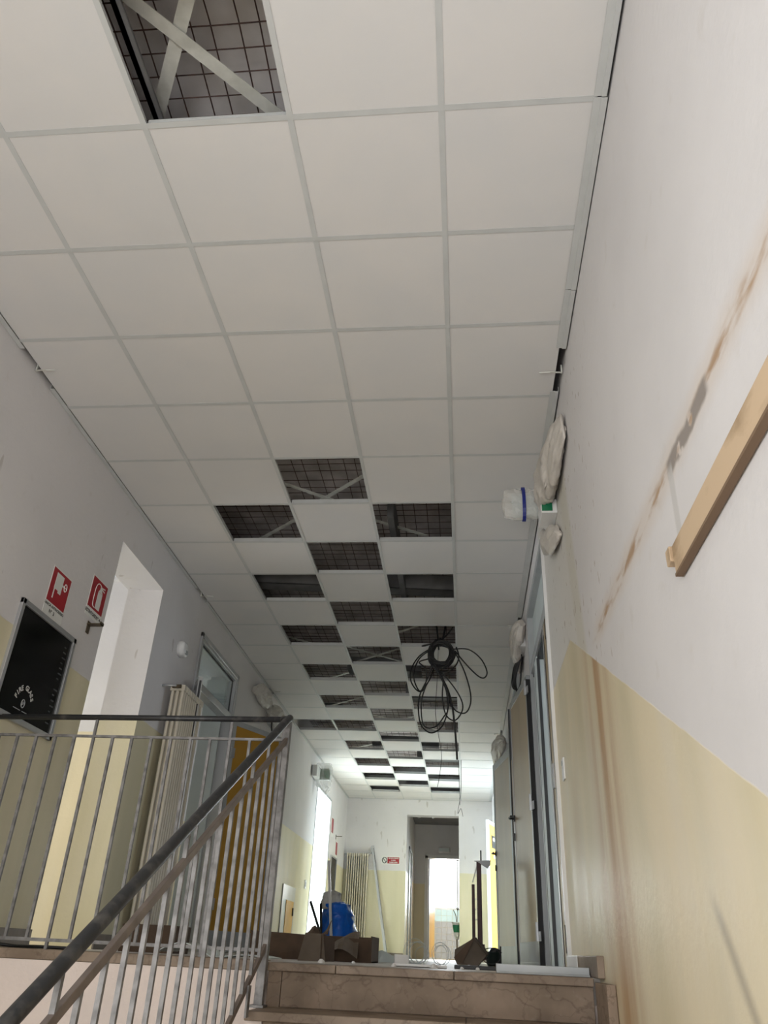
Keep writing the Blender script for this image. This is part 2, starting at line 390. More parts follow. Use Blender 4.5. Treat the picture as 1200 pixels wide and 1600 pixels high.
# stairwell windows (frames with glass)
def window(name, axis, c, a0, a1, z0, z1, nm=2):
    w = thing(name, (c, (a0 + a1) / 2, z0) if axis == 'x' else ((a0 + a1) / 2, c, z0), kind='structure')
    mb = MB(); t = .05
    def b(p0, q0, p1, q1):
        mb.box(c - .03, p0, q0, c + .03, p1, q1) if axis == 'x' else mb.box(p0, c - .03, q0, p1, c + .03, q1)
    b(a0, z0, a1, z0 + t); b(a0, z1 - t, a1, z1); b(a0, z0, a0 + t, z1); b(a1 - t, z0, a1, z1)
    for i in range(1, nm):
        a = a0 + (a1 - a0) * i / nm; b(a - t / 2, z0, a + t / 2, z1)
    mb.build('window_frame', 'greypaint', w)
    return w
window('window_1', 'x', XL - TW + .06, -1.6, .7, -.4, 1.5)
window('window_2', 'y', YB - TW + .06, -2.0, .2, -1.4, 1.2)

# floors
struct(MB().box(XL - TW, YN + .10, F - .25, XR + TW, YE + .3, F).build('floor', 'terr'))
struct(MB().box(XL - TW, YB - .3, LOW - .2, XR + TW, YN + .10, LOW).build('floor_half_landing', 'terr'))
struct(MB().box(XL, YN + .003, LOW, -.87, YN + .018, F - .036).build('wall_stairwell', 'fascia'))
struct(MB().box(-.86, YN + .07, LOW, XR, YN + .1, F - .1).build('wall_under_landing', 'fascia'))
tr = struct(MB().box(XL, YN, F - .035, -.905, YN + .26, F + .006).build('trim_1', 'marble_top', bevel=.004))

# side rooms behind the doorways
def room(tagname, x0, x1, y0, y1, win_axis_x, win, ceil=2.86, hole=None):
    """floor, three outer walls and a ceiling; one wall carries the window opening"""
    fl = struct(MB().box(x0, y0, F - .2, x1, y1, F - .001).build('floor_' + tagname, 'terr'))
    sgn = -1 if win_axis_x < (x0 + x1) / 2 else 1
    slab_wall('x', win_axis_x, win_axis_x + sgn * .25, y0, y1, F, ceil, [win], 'wall_room', 'wall_' + tagname + '_window')
    slab_wall('y', y0 - .1, y0, x0, x1, F, ceil, [], 'wall_room', 'wall_' + tagname + '_near')
    slab_wall('y', y1, y1 + .1, x0, x1, F, ceil, [], 'wall_room', 'wall_' + tagname + '_far')
    if hole is None: struct(MB().box(x0, y0 - .1, ceil, x1, y1 + .1, ceil + .1).build('ceiling_' + tagname, 'tile'))
    else:
        hx0, hx1, hy0, hy1 = hole; mb = MB()
        mb.box(x0, y0 - .1, ceil, hx0, y1 + .1, ceil + .03).box(hx1, y0 - .1, ceil, x1, y1 + .1, ceil + .03)
        mb.box(hx0, y0 - .1, ceil, hx1, hy0, ceil + .03).box(hx0, hy1, ceil, hx1, y1 + .1, ceil + .03)
        mb.box(x0, y0 - .1, ceil + .4, x1, y1 + .1, ceil + .45)
        struct(mb.build('ceiling_' + tagname, 'tile'))
room('passage_room', -5.6, XL - TW, 3.95, 6.10, -5.6, (4.2, 5.8, .5, 2.2), 2.83, (-3.3, -2.76, 5.3, 6.05))
room('left_classroom', -5.6, XL - TW, 6.35, 11.0, -5.6, (7.1, 10.1, .5, 2.1))
room('far_left_room', -5.6, XL - TW, 11.2, 17.2, -5.6, (11.7, 15.1, .35, 2.35))
room('right_classroom', XR + TW, 4.0, 4.3, 7.2, 4.0, (4.5, 6.7, .5, 2.1))
room('right_second_room', XR + TW, 4.0, 7.45, 11.0, 4.0, (8.6, 9.4, .9, 1.9))
room('right_far_room', XR + TW, 4.0, 11.2, 17.2, 4.0, (12.2, 15.8, .5, 2.2))
# lobby and washroom beyond the end wall
LY, WY = 20.0, 23.9
struct(MB().box(-1.6, YE + .3, F - .2, 1.6, WY, F).build('floor_lobby', 'terr'))
slab_wall('x', -1.34, -1.19, YE + .3, LY, F, 3.3, [], 'wall_room', 'wall_lobby_left')
slab_wall('x', .9, 1.0, YE + .3, LY, F, 3.3, [], 'wall_room', 'wall_lobby_right')
slab_wall('y', LY, LY + .12, -1.34, 1.0, F, 3.3, [(-.88, .02, F, 2.06)], 'wall_room', 'wall_lobby_end')
struct(MB().box(-1.34, YE + .3, 2.79, 1.0, LY + .12, 2.83).build('ceiling_lobby', 'beam'))
slab_wall('x', -1.6, -1.5, LY + .12, WY, F, 2.8, [], 'wall_room', 'wall_washroom_left')
slab_wall('x', 1.5, 1.6, LY + .12, WY, F, 2.8, [], 'wall_room', 'wall_washroom_right')
slab_wall('y', WY, WY + .2, -1.5, 1.5, F, 2.8, [(-1.05, .65, 1.15, 2.45)], 'wall_room', 'wall_washroom_end')
struct(MB().box(-1.6, LY + .12, 2.8, 1.6, WY + .2, 2.9).build('ceiling_washroom', 'tile'))
window('window_3', 'y', WY + .1, -1.05, .65, 1.15, 2.45)
# washroom wall tiles, one by one
tw_ = thing('trim_2', (-.2, WY, F), kind='structure')
first = {}
for zi in range(8):
    for xi in range(9):
        k = 'tileaqua' if zi >= 6 else 'tilegrey'
        x = -1.1 + xi * .15; z = F + .02 + zi * .148
        if k not in first:
            first[k] = (MB().box(x + .003, WY - .012, z, x + .145, WY - .001, z + .142).build('wall_tile', k, tw_), x, z)
        else:
            s0, sx_, sz_ = first[k]; share(s0, 'wall_tile', tw_, (x - sx_, 0, z - sz_))

# ------------------------------------------------------------------ suspended ceiling
ceil = thing('ceiling', ((XL + XR) / 2, 7, H), kind='structure')
struct(MB().box(XL - TW, YB - .3, SL, XR + TW, 3.0, SL + .15).build('ceiling_slab', 'slab_bright'))
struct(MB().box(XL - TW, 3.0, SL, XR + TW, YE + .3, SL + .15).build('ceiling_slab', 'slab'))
holes = {(-1, 1), (15, -1)}
for r in range(4, 24):
    holes |= {(r, 1)} if r % 2 == 0 else {(r, 0), (r, 2)}
def gx(c): return GX + .6 * (c - 1)
proto = {}
for r in range(-7, 26):
    for c in range(-1, 4):
        if (r, c) in holes: continue
        x0, x1 = gx(c), gx(c) + .6; y0 = GY + .6 * r; y1 = min(y0 + .6, YE)
        key = 'L' if c == -1 else 'N'
        if y1 - y0 < .59: key += 'cut'
        xa, xb = (XL + .032 if c == -1 else x0 + .005), x1 - .005
        jz = random.uniform(-.0012, .0012)
        if key not in proto:
            o = MB().box(xa, y0 + .005, H + .0025, xb, y1 - .004, H + .015).build('ceiling_tile', 'tile', ceil)
            proto[key] = (o, x0, y0)
        else:
            s0, sx_, sy_ = proto[key]; share(s0, 'ceiling_tile', ceil, (x0 - sx_, y0 - sy_, jz))
def tee(mb, p0, p1, along, w=.012):
    if along == 'y':
        mb.box(p0[0] - w, p0[1], H - .0005, p0[0] + w, p1[1], H + .0015); mb.box(p0[0] - .001, p0[1], H, p0[0] + .001, p1[1], H + .036)
        mb.box(p0[0] - .003, p0[1], H + .030, p0[0] + .003, p1[1], H + .038)
    else:
        mb.box(p0[0], p0[1] - w, H - .0002, p1[0], p0[1] + w, H + .0012); mb.box(p0[0], p0[1] - .001, H, p1[0], p0[1] + .001, H + .034)
        mb.box(p0[0], p0[1] - .003, H + .028, p1[0], p0[1] + .003, H + .036)
    return mb
pr = None
for c in range(0, 4):
    y = YB
    while y < YE - .01:
        y1 = min(y + 3.6, YE)
        if abs(y1 - y - 3.6) < 1e-6:
            if pr is None: pr = (tee(MB(), (gx(c), y), (gx(c), y1), 'y').build('main_runner', 'grid', ceil), gx(c), y)
            else: share(pr[0], 'main_runner', ceil, (gx(c) - pr[1], y - pr[2], 0))
        else: tee(MB(), (gx(c), y), (gx(c), y1), 'y').build('main_runner', 'grid', ceil)
        y = y1
pt = {}
for r in range(-6, 26):
    y = GY + .6 * r
    for c in range(-1, 4):
        k = 'L' if c == -1 else 'N'; x0 = gx(c) + .012 if c > -1 else XL + .02; x1 = gx(c + 1) - .012
        if k not in pt: pt[k] = (tee(MB(), (x0, y), (x1, y), 'x').build('cross_tee', 'grid', ceil), gx(c), y)
        else: share(pt[k][0], 'cross_tee', ceil, (gx(c) - pt[k][1], y - pt[k][2], 0))
# wall angles left and right, with the broken-out stretches
wa = thing('trim_3', (XR, 5, H), kind='structure')
for y0, y1 in ((YB, .4), (.4, 1.80), (1.80, 2.78), (2.78, 3.20), (3.56, 6.98), (7.34, 11.2), (11.56, YE)):
    x0 = .518
    j = random.uniform(-.003, .003)
    MB().box(x0, y0, H - .004, .548, y1 - .006, H - .001).box(.546, y0, H - .010, .570 + j, y1 - .006, H - .004).box(.568 + j, y0, H - .010, .570 + j, y1 - .006, H + .03).build('wall_angle', 'grid', wa)
wb = thing('trim_4', (XL, 5, H), kind='structure')
for y0, y1 in ((YB, .6), (.6, 3.06), (3.42, 6.3), (6.62, 9.3), (9.6, YE)):
    MB().box(XL + .004, y0, H - .006, XL + .030, y1, H - .002).box(XL + .002, y0, H - .006, XL + .004, y1, H + .03).build('wall_angle', 'grid', wb)
MB().box(XL, YE - .025, H - .004, XR, YE - .002, H - .001).build('wall_angle', 'grid', wb)
# safety mesh, straps and joists seen through the open bays
mb = MB(); zm = 3.20
ys = [(.9, 2.3)] + [(4.4, 17.0)]
for ya, yb in ys:
    for i in range(int((XR - XL) / .1)):
        x = XL + .07 + i * .1 + .01 * math.sin(i * 3)
        mb.tube([(x, ya, zm), (x + .01, (ya + yb) / 2, zm + .01), (x - .005, yb, zm)], .0032, 4)
    n = int((yb - ya) / .1)
    for i in range(n):
        y = ya + i * .1
        mb.tube([(XL, y, zm + .006), ((XL + XR) / 2, y + .012 * math.sin(i), zm + .012 * math.sin(i * 1.7)), (XR, y, zm + .006)], .0032, 4)
o = mb.build('safety_mesh', 'rod', ceil); o['kind'] = 'stuff'
def strap(p0, p1, w=.036, z=3.12):
    MB().bar((p0[0], p0[1], z), (p1[0], p1[1], z), w, .004, (1, -1, 0) if abs(p1[0] - p0[0]) < 1e9 else (1, 0, 0)).build('brace_strap', 'strap', ceil)
def strapxy(x0, y0, x1, y1, z=3.12, w=.036):
    d = Vector((x1 - x0, y1 - y0, 0)).normalized(); s = Vector((-d.y, d.x, 0))
    MB().bar((x0, y0, z), (x1, y1, z), w, .004, s).build('brace_strap', 'strap', ceil)
strapxy(-1.46, 1.20, -.55, 2.17, 3.10, .056); strapxy(-.86, 1.21, -1.45, 2.17, 3.115, .056)
strapxy(-1.55, 4.74, -.93, 5.21, 3.10); strapxy(-.55, 4.65, -1.12, 5.17, 3.105)
strapxy(-1.25, 5.35, -1.80, 5.84, 3.10)
strapxy(-.75, 5.45, -.30, 5.75, 3.10)
for yy, xx, d in ((8.3, -1.75, 1), (8.7, -1.0, 1), (8.7, -1.0, -1), (9.5, -1.6, -1), (7.65, -.35, -1), (11.6, -1.0, 1), (11.6, -1.0, -1), (10.6, -1.6, -1), (12.2, -.3, 1), (13.2, -1.6, -1)):
    strapxy(xx - .35, yy - .3 * d, xx + .35, yy + .3 * d, 3.08)
def joist(y0, y1, z0=3.0, z1=3.13, sk=0.0, x0=XL, x1=XR):
    mb = MB()
    mb.prism([(x0, y0, z0), (x1, y0 + sk, z0), (x1, y0 + sk + .012, z0), (x0, y0 + .012, z0)], (0, 0, z1 - z0))
    mb.prism([(x0, y0, z0), (x1, y0 + sk, z0), (x1, y1 + sk, z0), (x0, y1, z0)], (0, 0, .01))
    mb.prism([(x0, y0, z1), (x1, y0 + sk, z1), (x1, y1 + sk, z1), (x0, y1, z1)], (0, 0, .01))
    mb.build('ceiling_joist', 'beam', ceil)
joist(6.42, 6.58, 3.0, 3.14, .30); joist(9.95, 10.15, 2.95, 3.16, 0, -.75, XR); joist(8.95, 9.2, 3.0, 3.14, .1, -1.4, -.5)
joist(10.95, 11.15, 2.95, 3.14, 0, XL, -1.75); joist(13.6, 13.8, 2.95, 3.12, 0, -.8, XR); joist(12.8, 12.95, 3.0, 3.14, .06, -1.5, -.4)
joist(16.0, 16.15, 2.95, 3.14); joist(15.3, 15.45, 2.98, 3.14, 0, -1.3, -.5)
MB().box(-.58, 5.2, 2.98, -.53, 7.0, 3.18).build('ceiling_joist', 'beam', ceil)
for x in (-1.245,):
    MB().box(x - .01, .9, H + .10, x + .012, 2.4, H + .16).box(x - .01, .9, H + .10, x + .03, 2.4, H + .106).build('ceiling_joist', 'beam', ceil)

struct(MB().box(XL - TW, L3[1] - .012, F, XL - .002, L3[1] - .001, 2.418).build('trim_9', 'white'))
# ------------------------------------------------------------------ baseboards
def base(name, segs, m='brownboard'):
    mb = MB()
    for s in segs: mb.box(*s)
    struct(mb.build(name, m, bevel=.002))
base('baseboard_left', [(XL, YN + .27, F, XL + .012, NI[0], F + .09), (XL, NI[1], F, XL + .012, L1[0] - .05, F + .09), (XL, L1[1] + .05, F, XL + .012, L3[0], F + .09), (XL, L3[1], F, XL + .012, YE, F + .09)])
base('baseboard_end', [(XL, YE - .012, F, -1.2, YE, F + .09), (-.1, YE - .012, F, XR, YE, F + .09)])
base('baseboard_right', [(XR - .012, R1[1] + .07, F, XR, R2[0] - .05, F + .09), (XR - .012, R2[1] + .05, F, XR, R3[0], F + .09)])
struct(MB().box(XR - .030, 3.78, F, XR, 4.42, F + .082).build('trim_5', 'marble_top', bevel=.003))
struct(MB().box(XR - .034, 4.42, F, XR, 4.85, F + .085).build('trim_6', 'white', bevel=.003))

# ================================================================== STAIRS
st = thing('staircase', (-.15, YN, LOW), 'beige marble staircase climbing to the upper corridor beside the grey balustrade', 'stairs')
for i in range(9):
    y = YN - .3 * i; z = F - .165 * i; depth = .33 if i else .36
    xs = [-.868, -.56, -.05, XR - .04] if i == 0 else [-.868, .0 if i % 2 else -.3, XR - .04]
    for a, b in zip(xs, xs[1:]):
        MB().box(a + .0012, y, z - .032, b - .0012, y + depth, z).build('tread', 'marble_top', st, bevel=.004)
    MB().box(-.858, y + .028, z - .165, -.80, y + .05, z - .033).build('riser_end', 'fascia' if i else 'marble', st)
    MB().box(-.797, y + .026, z - .164, XR - .043, y + .05, z - .033).build('riser', 'marble', st, bevel=.002)
    if i: MB().box(XR - .038, y - .0, z, XR - .002, y + .3, z + .15).build('skirting', 'marble', st, bevel=.003)
mb = MB().prism([(-.845, YN + .06, F - .2), (-.845, YN + .06, F - .36), (-.845, YN - 2.3, LOW), (-.845, YN - 2.35, LOW + .02)], (1.4, 0, 0))
mb.build('flight_slab', 'fascia', st)

# ================================================================== BALUSTRADES
ba = thing('balustrade', (-.86, 3.76, F - .165), 'grey steel balustrade with dark tube handrail sloping down beside the marble steps', 'balustrade')
sl = .545
def rp(y, dz): return (-.862, y, 1.0 + dz + (y - 3.76) * sl)
pts = [rp(y, 0) for y in (.6, 1.2, 1.8, 2.4, 3.0, 3.5, 3.70)] + [(-.862, 3.76, .995), (-.868, 3.80, 1.010), (-.885, 3.84, 1.015), (-.92, 3.86, 1.016)]
MB().tube(pts, .0185, 14).build('handrail', 'rail', ba, smooth=True)
MB().bar(rp(.6, -.105), rp(3.755, -.105), .026, .016, (0, -sl, 1)).build('upper_rail', 'flat', ba, bevel=.002)
MB().bar(rp(.6, -.985), rp(3.755, -.985), .026, .016, (0, -sl, 1)).build('lower_rail', 'flat', ba, bevel=.002)
MB().box(-.885, 3.742, F - .167, -.848, 3.782, .985).build('newel_post', 'steel', ba, bevel=.002)
MB().box(-.90, 3.72, F - .164, -.838, 3.80, F - .155).build('base_plate', 'steel', ba)
y = 3.655; i = 0
while y > .7:
    top = -.105 if i % 6 != 4 else -.012
    a = Vector(rp(y, -.985)); b = Vector(rp(y, top))
    MB().box(a.x - .0065, y - .0065, a.z, a.x + .0065, y + .0065, b.z - .003).build('baluster' if i % 6 != 4 else 'stanchion', 'steel', ba)
    y -= .113; i += 1
for yb_ in (3.5, 2.7, 1.9):
    MB().box(-.855, yb_ - .02, F - .165 * (round((YN - yb_) / .3)) - .165 * 0 - .02, -.847, yb_ + .02, rp(yb_, -.985)[2] + .0).build('bracket', 'steel', ba)

bb = thing('balustrade', (-1.65, 3.87, F), 'straight grey balustrade guarding the landing edge above the open stairwell', 'balustrade')
yl_ = 3.87
MB().tube([(XL + .005, yl_, 1.012), (-1.6, yl_, 1.018), (-.92, yl_, 1.021)], .0145, 12).build('handrail', 'rail', bb, smooth=True)
MB().box(XL + .005, yl_ - .007, .912, -.888, yl_ + .007, .924).build('upper_rail', 'steel', bb)
MB().box(XL + .005, yl_ - .008, -.012, -.888, yl_ + .008, .002).build('lower_rail', 'steel', bb)
x = XL + .032; i = 0
while x < -.92:
    tall = i in (5, 12)
    MB().box(x - .0065, yl_ - .0065, .001 if not tall else F + .006, x + .0065, yl_ + .0065, .913 if not tall else 1.003).build('stanchion' if tall else 'baluster', 'steel', bb)
    x += .1035; i += 1

# ================================================================== LEFT WALL THINGS
def text_on_left(mb, txt, size, y, z, x, align='CENTER'):
    text_mb(mb, txt, size, (x, y, z), (0, 1, 0), (0, 0, 1), (1, 0, 0), .0006, align)
# fire hose cabinet
hc = thing('fire_hose_cabinet', (XL, 4.09, 1.02), 'black glass fire hose cabinet with worn silver frame hung on the near left wall', 'cabinet')
y0, y1, z0, z1 = 3.755, 4.425, 1.017, 1.65; fx = XL + .02
mb = MB().box(XL, y0, z0, fx, y1, z0 + .03).box(XL, y0, z1 - .03, fx, y1, z1).box(XL, y0, z0, fx, y0 + .03, z1).box(XL, y1 - .03, z0, fx, y1, z1)
fr = mb.build('frame', 'alu', hc, bevel=.002)
MB().box(XL, y0 + .028, z0 + .028, XL + .008, y1 - .028, z1 - .028).build('glass_pane', 'blackglass', hc)
mb = MB(); word = 'FIRE GLASS'; cyy, czz, R = 4.042, 1.128, .088
for i, ch in enumerate(word):
    a = math.radians(165 - i * (135 / 9)); ux = Vector((0, math.sin(a), -math.cos(a))); uy = Vector((0, math.cos(a), math.sin(a)))
    text_mb(mb, ch, .040, Vector((XL + .008, cyy, czz)) + uy * R, ux, uy, (1, 0, 0), .001)
mb.build('lettering', 'glassink', hc)
mb = MB(); c0 = Vector((XL + .009, cyy, czz + .002))
mb.tube([c0 + Vector((0, .017 * math.cos(t), .022 * math.sin(t))) for t in [k * math.pi / 10 for k in range(20)]], .0028, 5, closed=True)
mb.tube([c0 + Vector((0, -.006, -.010)), c0 + Vector((0, -.003, .010)), c0 + Vector((0, .008, .004)), c0 + Vector((0, .002, -.004))], .0022, 5)
mb.box(XL + .008, cyy - .085, czz - .040, XL + .0092, cyy - .01, czz - .036).box(XL + .008, cyy + .008, czz - .040, XL + .0092, cyy + .075, czz - .036)
mb.build('emblem', 'greypaint', hc)
mb = MB()
for k in range(15):
    zz = z0 + .07 + k * .033
    if k == 7: continue
    mb.box(XL + .008, y1 - .105, zz + .010, XL + .0092, y1 - .06 - .01 * (k % 3), zz + .018)
mb.build('instruction_print', 'dimink', hc)['kind'] = 'stuff'
# signs
def left_sign(name, y0, y1, z0, z1, band, label, words, draw, loz=None):
    s = thing(name, (XL, (y0 + y1) / 2, z0), label, 'sign')
    MB().box(XL, y0, z0, XL + .002, y1, z1).build('plate', 'signwhite', s)
    MB().box(XL + .002, y0 + .006, z0 + band, XL + .0028, y1 - .006, z1 - .008).build('red_field', 'red', s)
    mb = MB(); draw(mb, y0, y1, z0 + band, z1); mb.build('pictogram', 'signwhite', s)
    mb = MB()
    for t, sz, yy, zz in words: text_on_left(mb, t, sz, yy, zz, XL + .0022)
    mb.build('lettering', 'ink', s)
    return s
def reel(mb, y0, y1, z0, z1):
    w, h = y1 - y0, z1 - z0; X0, X1 = XL + .0028, XL + .0036
    mb.box(X0, y0 + .22 * w, z0 + .42 * h, X1, y0 + .60 * w, z0 + .88 * h)
    mb.box(X0, y0 + .23 * w, z0 + .14 * h, X1, y0 + .28 * w, z0 + .43 * h)
    mb.box(X0, y0 + .44 * w, z0 + .36 * h, X1, y0 + .60 * w, z0 + .43 * h)
    mb.box(X0, y0 + .60 * w, z0 + .62 * h, X1, y0 + .68 * w, z0 + .67 * h)
    c = Vector((XL + .0034, y0 + .76 * w, z0 + .65 * h))
    mb.tube([c + Vector((0, .016 * math.cos(t), .024 * math.sin(t))) for t in [k * math.pi / 8 for k in range(16)]], .003, 4, closed=True)
    mb.box(X0, y0 + .68 * w, z0 + .64 * h, X1, y0 + .84 * w, z0 + .66 * h)
def exting(mb, y0, y1, z0, z1):
    w, h = y1 - y0, z1 - z0; X0, X1 = XL + .0028, XL + .0036
    mb.box(X0, y0 + .46 * w, z0 + .08 * h, X1, y0 + .74 * w, z0 + .62 * h)
    mb.prism([(X0, y0 + .46 * w, z0 + .63 * h), (X0, y0 + .74 * w, z0 + .63 * h), (X0, y0 + .66 * w, z0 + .72 * h), (X0, y0 + .54 * w, z0 + .72 * h)], (X1 - X0, 0, 0))
    mb.box(X0, y0 + .54 * w, z0 + .72 * h, X1, y0 + .66 * w, z0 + .80 * h)
    mb.bar((XL + .0032, y0 + .60 * w, z0 + .80 * h), (XL + .0032, y0 + .84 * w, z0 + .84 * h), .008, .001, (0, 0, 1))
    mb.bar((XL + .0032, y0 + .60 * w, z0 + .77 * h), (XL + .0032, y0 + .84 * w, z0 + .74 * h), .008, .001, (0, 0, 1))
    P = [(XL + .0034, y0 + a * w, z0 + b * h) for a, b in ((.58, .82), (.48, .86), (.36, .83), (.28, .70), (.26, .5), (.27, .2), (.32, .10), (.42, .08))]
    mb.tube(smoothpath(P, 4), .0032, 4)
left_sign('fire_hose_sign', 3.985, 4.220, 1.660, 1.966, .085, 'red hose reel sign with white picture right above the black glass cabinet',
          [('LANCIA ANTINCENDIO', .0225, 4.1025, 1.727), ('N\u00b0  3', .030, 4.085, 1.694)], reel)
left_sign('fire_extinguisher_sign', 4.467, 4.700, 1.855, 2.135, .060, 'red fire extinguisher sign with white picture beside the passage opening',
          [('ESTINTORE', .031, 4.540, 1.884), ('N\u00b0 4', .034, 4.655, 1.882)], exting)
br = MB().box(XL, 4.535, 1.745, XL + .006, 4.575, 1.825).box(XL, 4.53, 1.80, XL + .095, 4.58, 1.807).box(XL + .088, 4.53, 1.80, XL + .095, 4.58, 1.82)
tag(br.build('wall_bracket', 'rust', bevel=.001), 'small rusty steel bracket under the red extinguisher sign', 'bracket')
# siren / call box
mb = MB(); c = Vector((XL, 6.21, 2.235))
rings = []
for k, (d, s_) in enumerate(((0, 1), (.03, 1), (.05, .9), (.058, .65))):
    rings.append([c + Vector((d, .075 * s_ * math.copysign(abs(math.cos(t)) ** .7, math.cos(t)), .068 * s_ * math.copysign(abs(math.sin(t)) ** .7, math.sin(t)))) for t in [j * 2 * math.pi / 20 for j in range(20)]])
si = thing('wall_sounder', c, 'small white rounded alarm sounder high on left wall between passage and glazed door', 'alarm')
mb.loft(rings).build('housing', 'white', si, smooth=True)
MB().box(XL + .055, 6.19, 2.19, XL + .066, 6.24, 2.225).build('grille', 'greypaint', si, bevel=.002)

# radiators
def radiator_x(name, xw, y0, n, z0, z1, label, sect=.048, cols=3, depth=.125, gap=.05):
    r = thing(name, (xw + gap + depth / 2, y0 + n * sect / 2, z0), label, 'radiator'); p = None
    for i in range(n):
        yy = y0 + i * sect
        if p is None:
            mb = MB()
            for k in range(cols):
                xx = xw + gap + depth * (k + .5) / cols
                mb.tube([(xx, yy + sect / 2, z0 + .02), (xx, yy + sect / 2, z1 - .02)], .0145, 8)
            for zz in (z0 + .02, z1 - .02):
                mb.obox((xw + gap + depth / 2, yy + sect / 2, zz), (1, 0, 0), (0, 1, 0), (0, 0, 1), depth, sect * .82, .05)
            p = mb.build('radiator_section', 'cream', r, bevel=.006)
        else: share(p, 'radiator_section', r, (0, i * sect, 0))
    mb = MB().tube([(xw, y0 - .05, z1 - .02), (xw + .05, y0 - .05, z1 - .02), (xw + gap + depth / 2, y0 - .05, z1 - .02), (xw + gap + depth / 2, y0 + .01, z1 - .02)], .010, 8)
    mb.build('valve_pipe', 'alu', r, smooth=True)
    MB().tube([(xw + gap + depth / 2 - .03, y0 - .03, z1 - .02), (xw + gap + depth / 2 + .04, y0 - .03, z1 - .02)], .016, 10).build('valve', 'rust', r)
    for zz in (z0 + .25, z1 - .25):
        MB().box(xw, y0 + n * sect / 2 - .015, zz, xw + gap + .01, y0 + n * sect / 2 + .015, zz + .02).build('bracket', 'cream', r)
    return r
radiator_x('column_radiator', XL, 6.02, 11, .03, 1.86, 'tall cream column radiator on left wall seen behind the landing balusters')
# end-wall radiator (runs in x)
r = thing('column_radiator', (-2.16, YE - .1, .12), 'tall cream column radiator on end wall beside the leaning pole', 'radiator'); p = None
for i in range(10):
    xx = -2.37 + i * .045
    if p is None:
        mb = MB()
        for k in range(3): mb.tube([(xx, YE - .04 - .04 * k, .14), (xx, YE - .04 - .04 * k, 1.74)], (.005, .007, .0125)[k], 8)
        mb.obox((xx, YE - .07, .945), (1, 0, 0), (0, 1, 0), (0, 0, 1), .020, .085, 1.55)
        for zz in (.14, 1.75): mb.obox((xx, YE - .08, zz), (1, 0, 0), (0, 1, 0), (0, 0, 1), .036, .11, .05)
        p = mb.build('radiator_section', 'cream', r, bevel=.005)
    else: share(p, 'radiator_section', r, (i * .045, 0, 0))
MB().tube([(-2.45, YE - .08, 1.76), (-2.38, YE - .08, 1.76)], .012, 8).build('valve_pipe', 'alu', r)
MB().tube([(-1.96, YE - .08, 1.76), (-1.90, YE - .08, 1.80), (-1.90, YE, 1.80)], .012, 8).build('valve_pipe', 'alu', r)
for zz in (.3, 1.5): MB().box(-2.2, YE - .03, zz, -2.15, YE, zz + .03).build('bracket', 'cream', r)

# ------------------------------------------------------------------ doors
def frame_x(mb, x, s, y0, y1, z1, w=.06, out=.015, deep=.10, z0=F):
    """door frame lining an opening in a wall across x; s=+1 corridor lies towards +x"""
    a, b = x + s * out, x - s * deep
    mb.box(a, y0, z0, b, y0 + w, z1).box(a, y1 - w, z0, b, y1, z1).box(a, y0 + w, z1 - w, b, y1 - w, z1)
def leaf_parts(door, hinge, end, z0, z1, panel, thick=.04, stile=.055, kick=True, stilem='greypaint', name='door_leaf', side=1):
    """panel leaf between two floor points with aluminium stiles, rails and a kick plate"""
    h, e = Vector((*hinge, 0)), Vector((*end, 0)); d = e - h; L = d.length; d /= L; n = Vector((-d.y, d.x, 0)); Z = Vector((0, 0, 1))
    def b(mb, u0, u1, za, zb, t): return mb.obox(h + d * (u0 + u1) / 2 + Z * (za + zb) / 2, d, n, Z, abs(u1 - u0), t, zb - za)
    lf = b(MB(), stile * .8, L - stile * .8, z0 + .03, z1 - .03, thick * .8).build(name, panel, door)
    fr_ = MB(); b(fr_, 0, stile, z0, z1, thick); b(fr_, L - stile, L, z0, z1, thick); b(fr_, stile, L - stile, z1 - stile, z1, thick); b(fr_, stile, L - stile, z0, z0 + stile * .6, thick)
    fr_.build('stile_frame', stilem, lf, bevel=.003)
    if kick: b(MB(), stile, L - stile, z0 + .02, z0 + .17, thick * .9).build('kick_plate', 'greypaint', lf)
    return lf, h, d, n, L
def handle(lf, p, n, d, mname='black', L=.12):
    p, n, d = Vector(p), Vector(n), Vector(d)
    MB().tube([p, p + n * .045, p + n * .05 + d * .02, p + n * .05 + d * L], .009, 8).obox(p + n * .004, d, (0, 0, 1), n, .035, .05, .01).build('door_handle', mname, lf)
    MB().obox(p + n * .006 + Vector((0, 0, -.15)), d, (0, 0, 1), n, .022, .06, .012).build('lock_cylinder', mname, lf)

# left glazed door with transom, narrow leaf swung out, yellow leaf folded into the corridor
d1 = thing('door_1', (XL, 7.33, F), 'grey framed doorway with glazed transom on left wall past the radiator', 'door', kind='structure')
mb = MB(); frame_x(mb, XL, 1, L1[0], L1[1], 2.56); mb.box(XL + .012, L1[0] + .06, 2.07, XL - .08, L1[1] - .06, 2.14)
mb.box(XL + .022, L1[0] - .012, F, XL, L1[0] + .03, 2.572).box(XL + .022, L1[1] - .03, F, XL, L1[1] + .012, 2.572).box(XL + .022, L1[0] - .012, 2.53, XL, L1[1] + .012, 2.572)
mb.build('door_frame', 'alu', d1, bevel=.003)
mb = MB().box(XL - .02, L1[0] + .06, 2.14, XL - .035, L1[0] + .075, 2.5).box(XL - .02, L1[1] - .075, 2.14, XL - .035, L1[1] - .06, 2.5).box(XL - .02, L1[0] + .06, 2.485, XL - .035, L1[1] - .06, 2.5).box(XL - .02, L1[0] + .06, 2.14, XL - .035, L1[1] - .06, 2.155)
mb.build('gasket', 'darkgrey', d1)
MB().box(XL - TW, L1[1] - .09, F, XL - .085, L1[1] - .002, 2.50).build('jamb_lining', 'palepanel', d1)
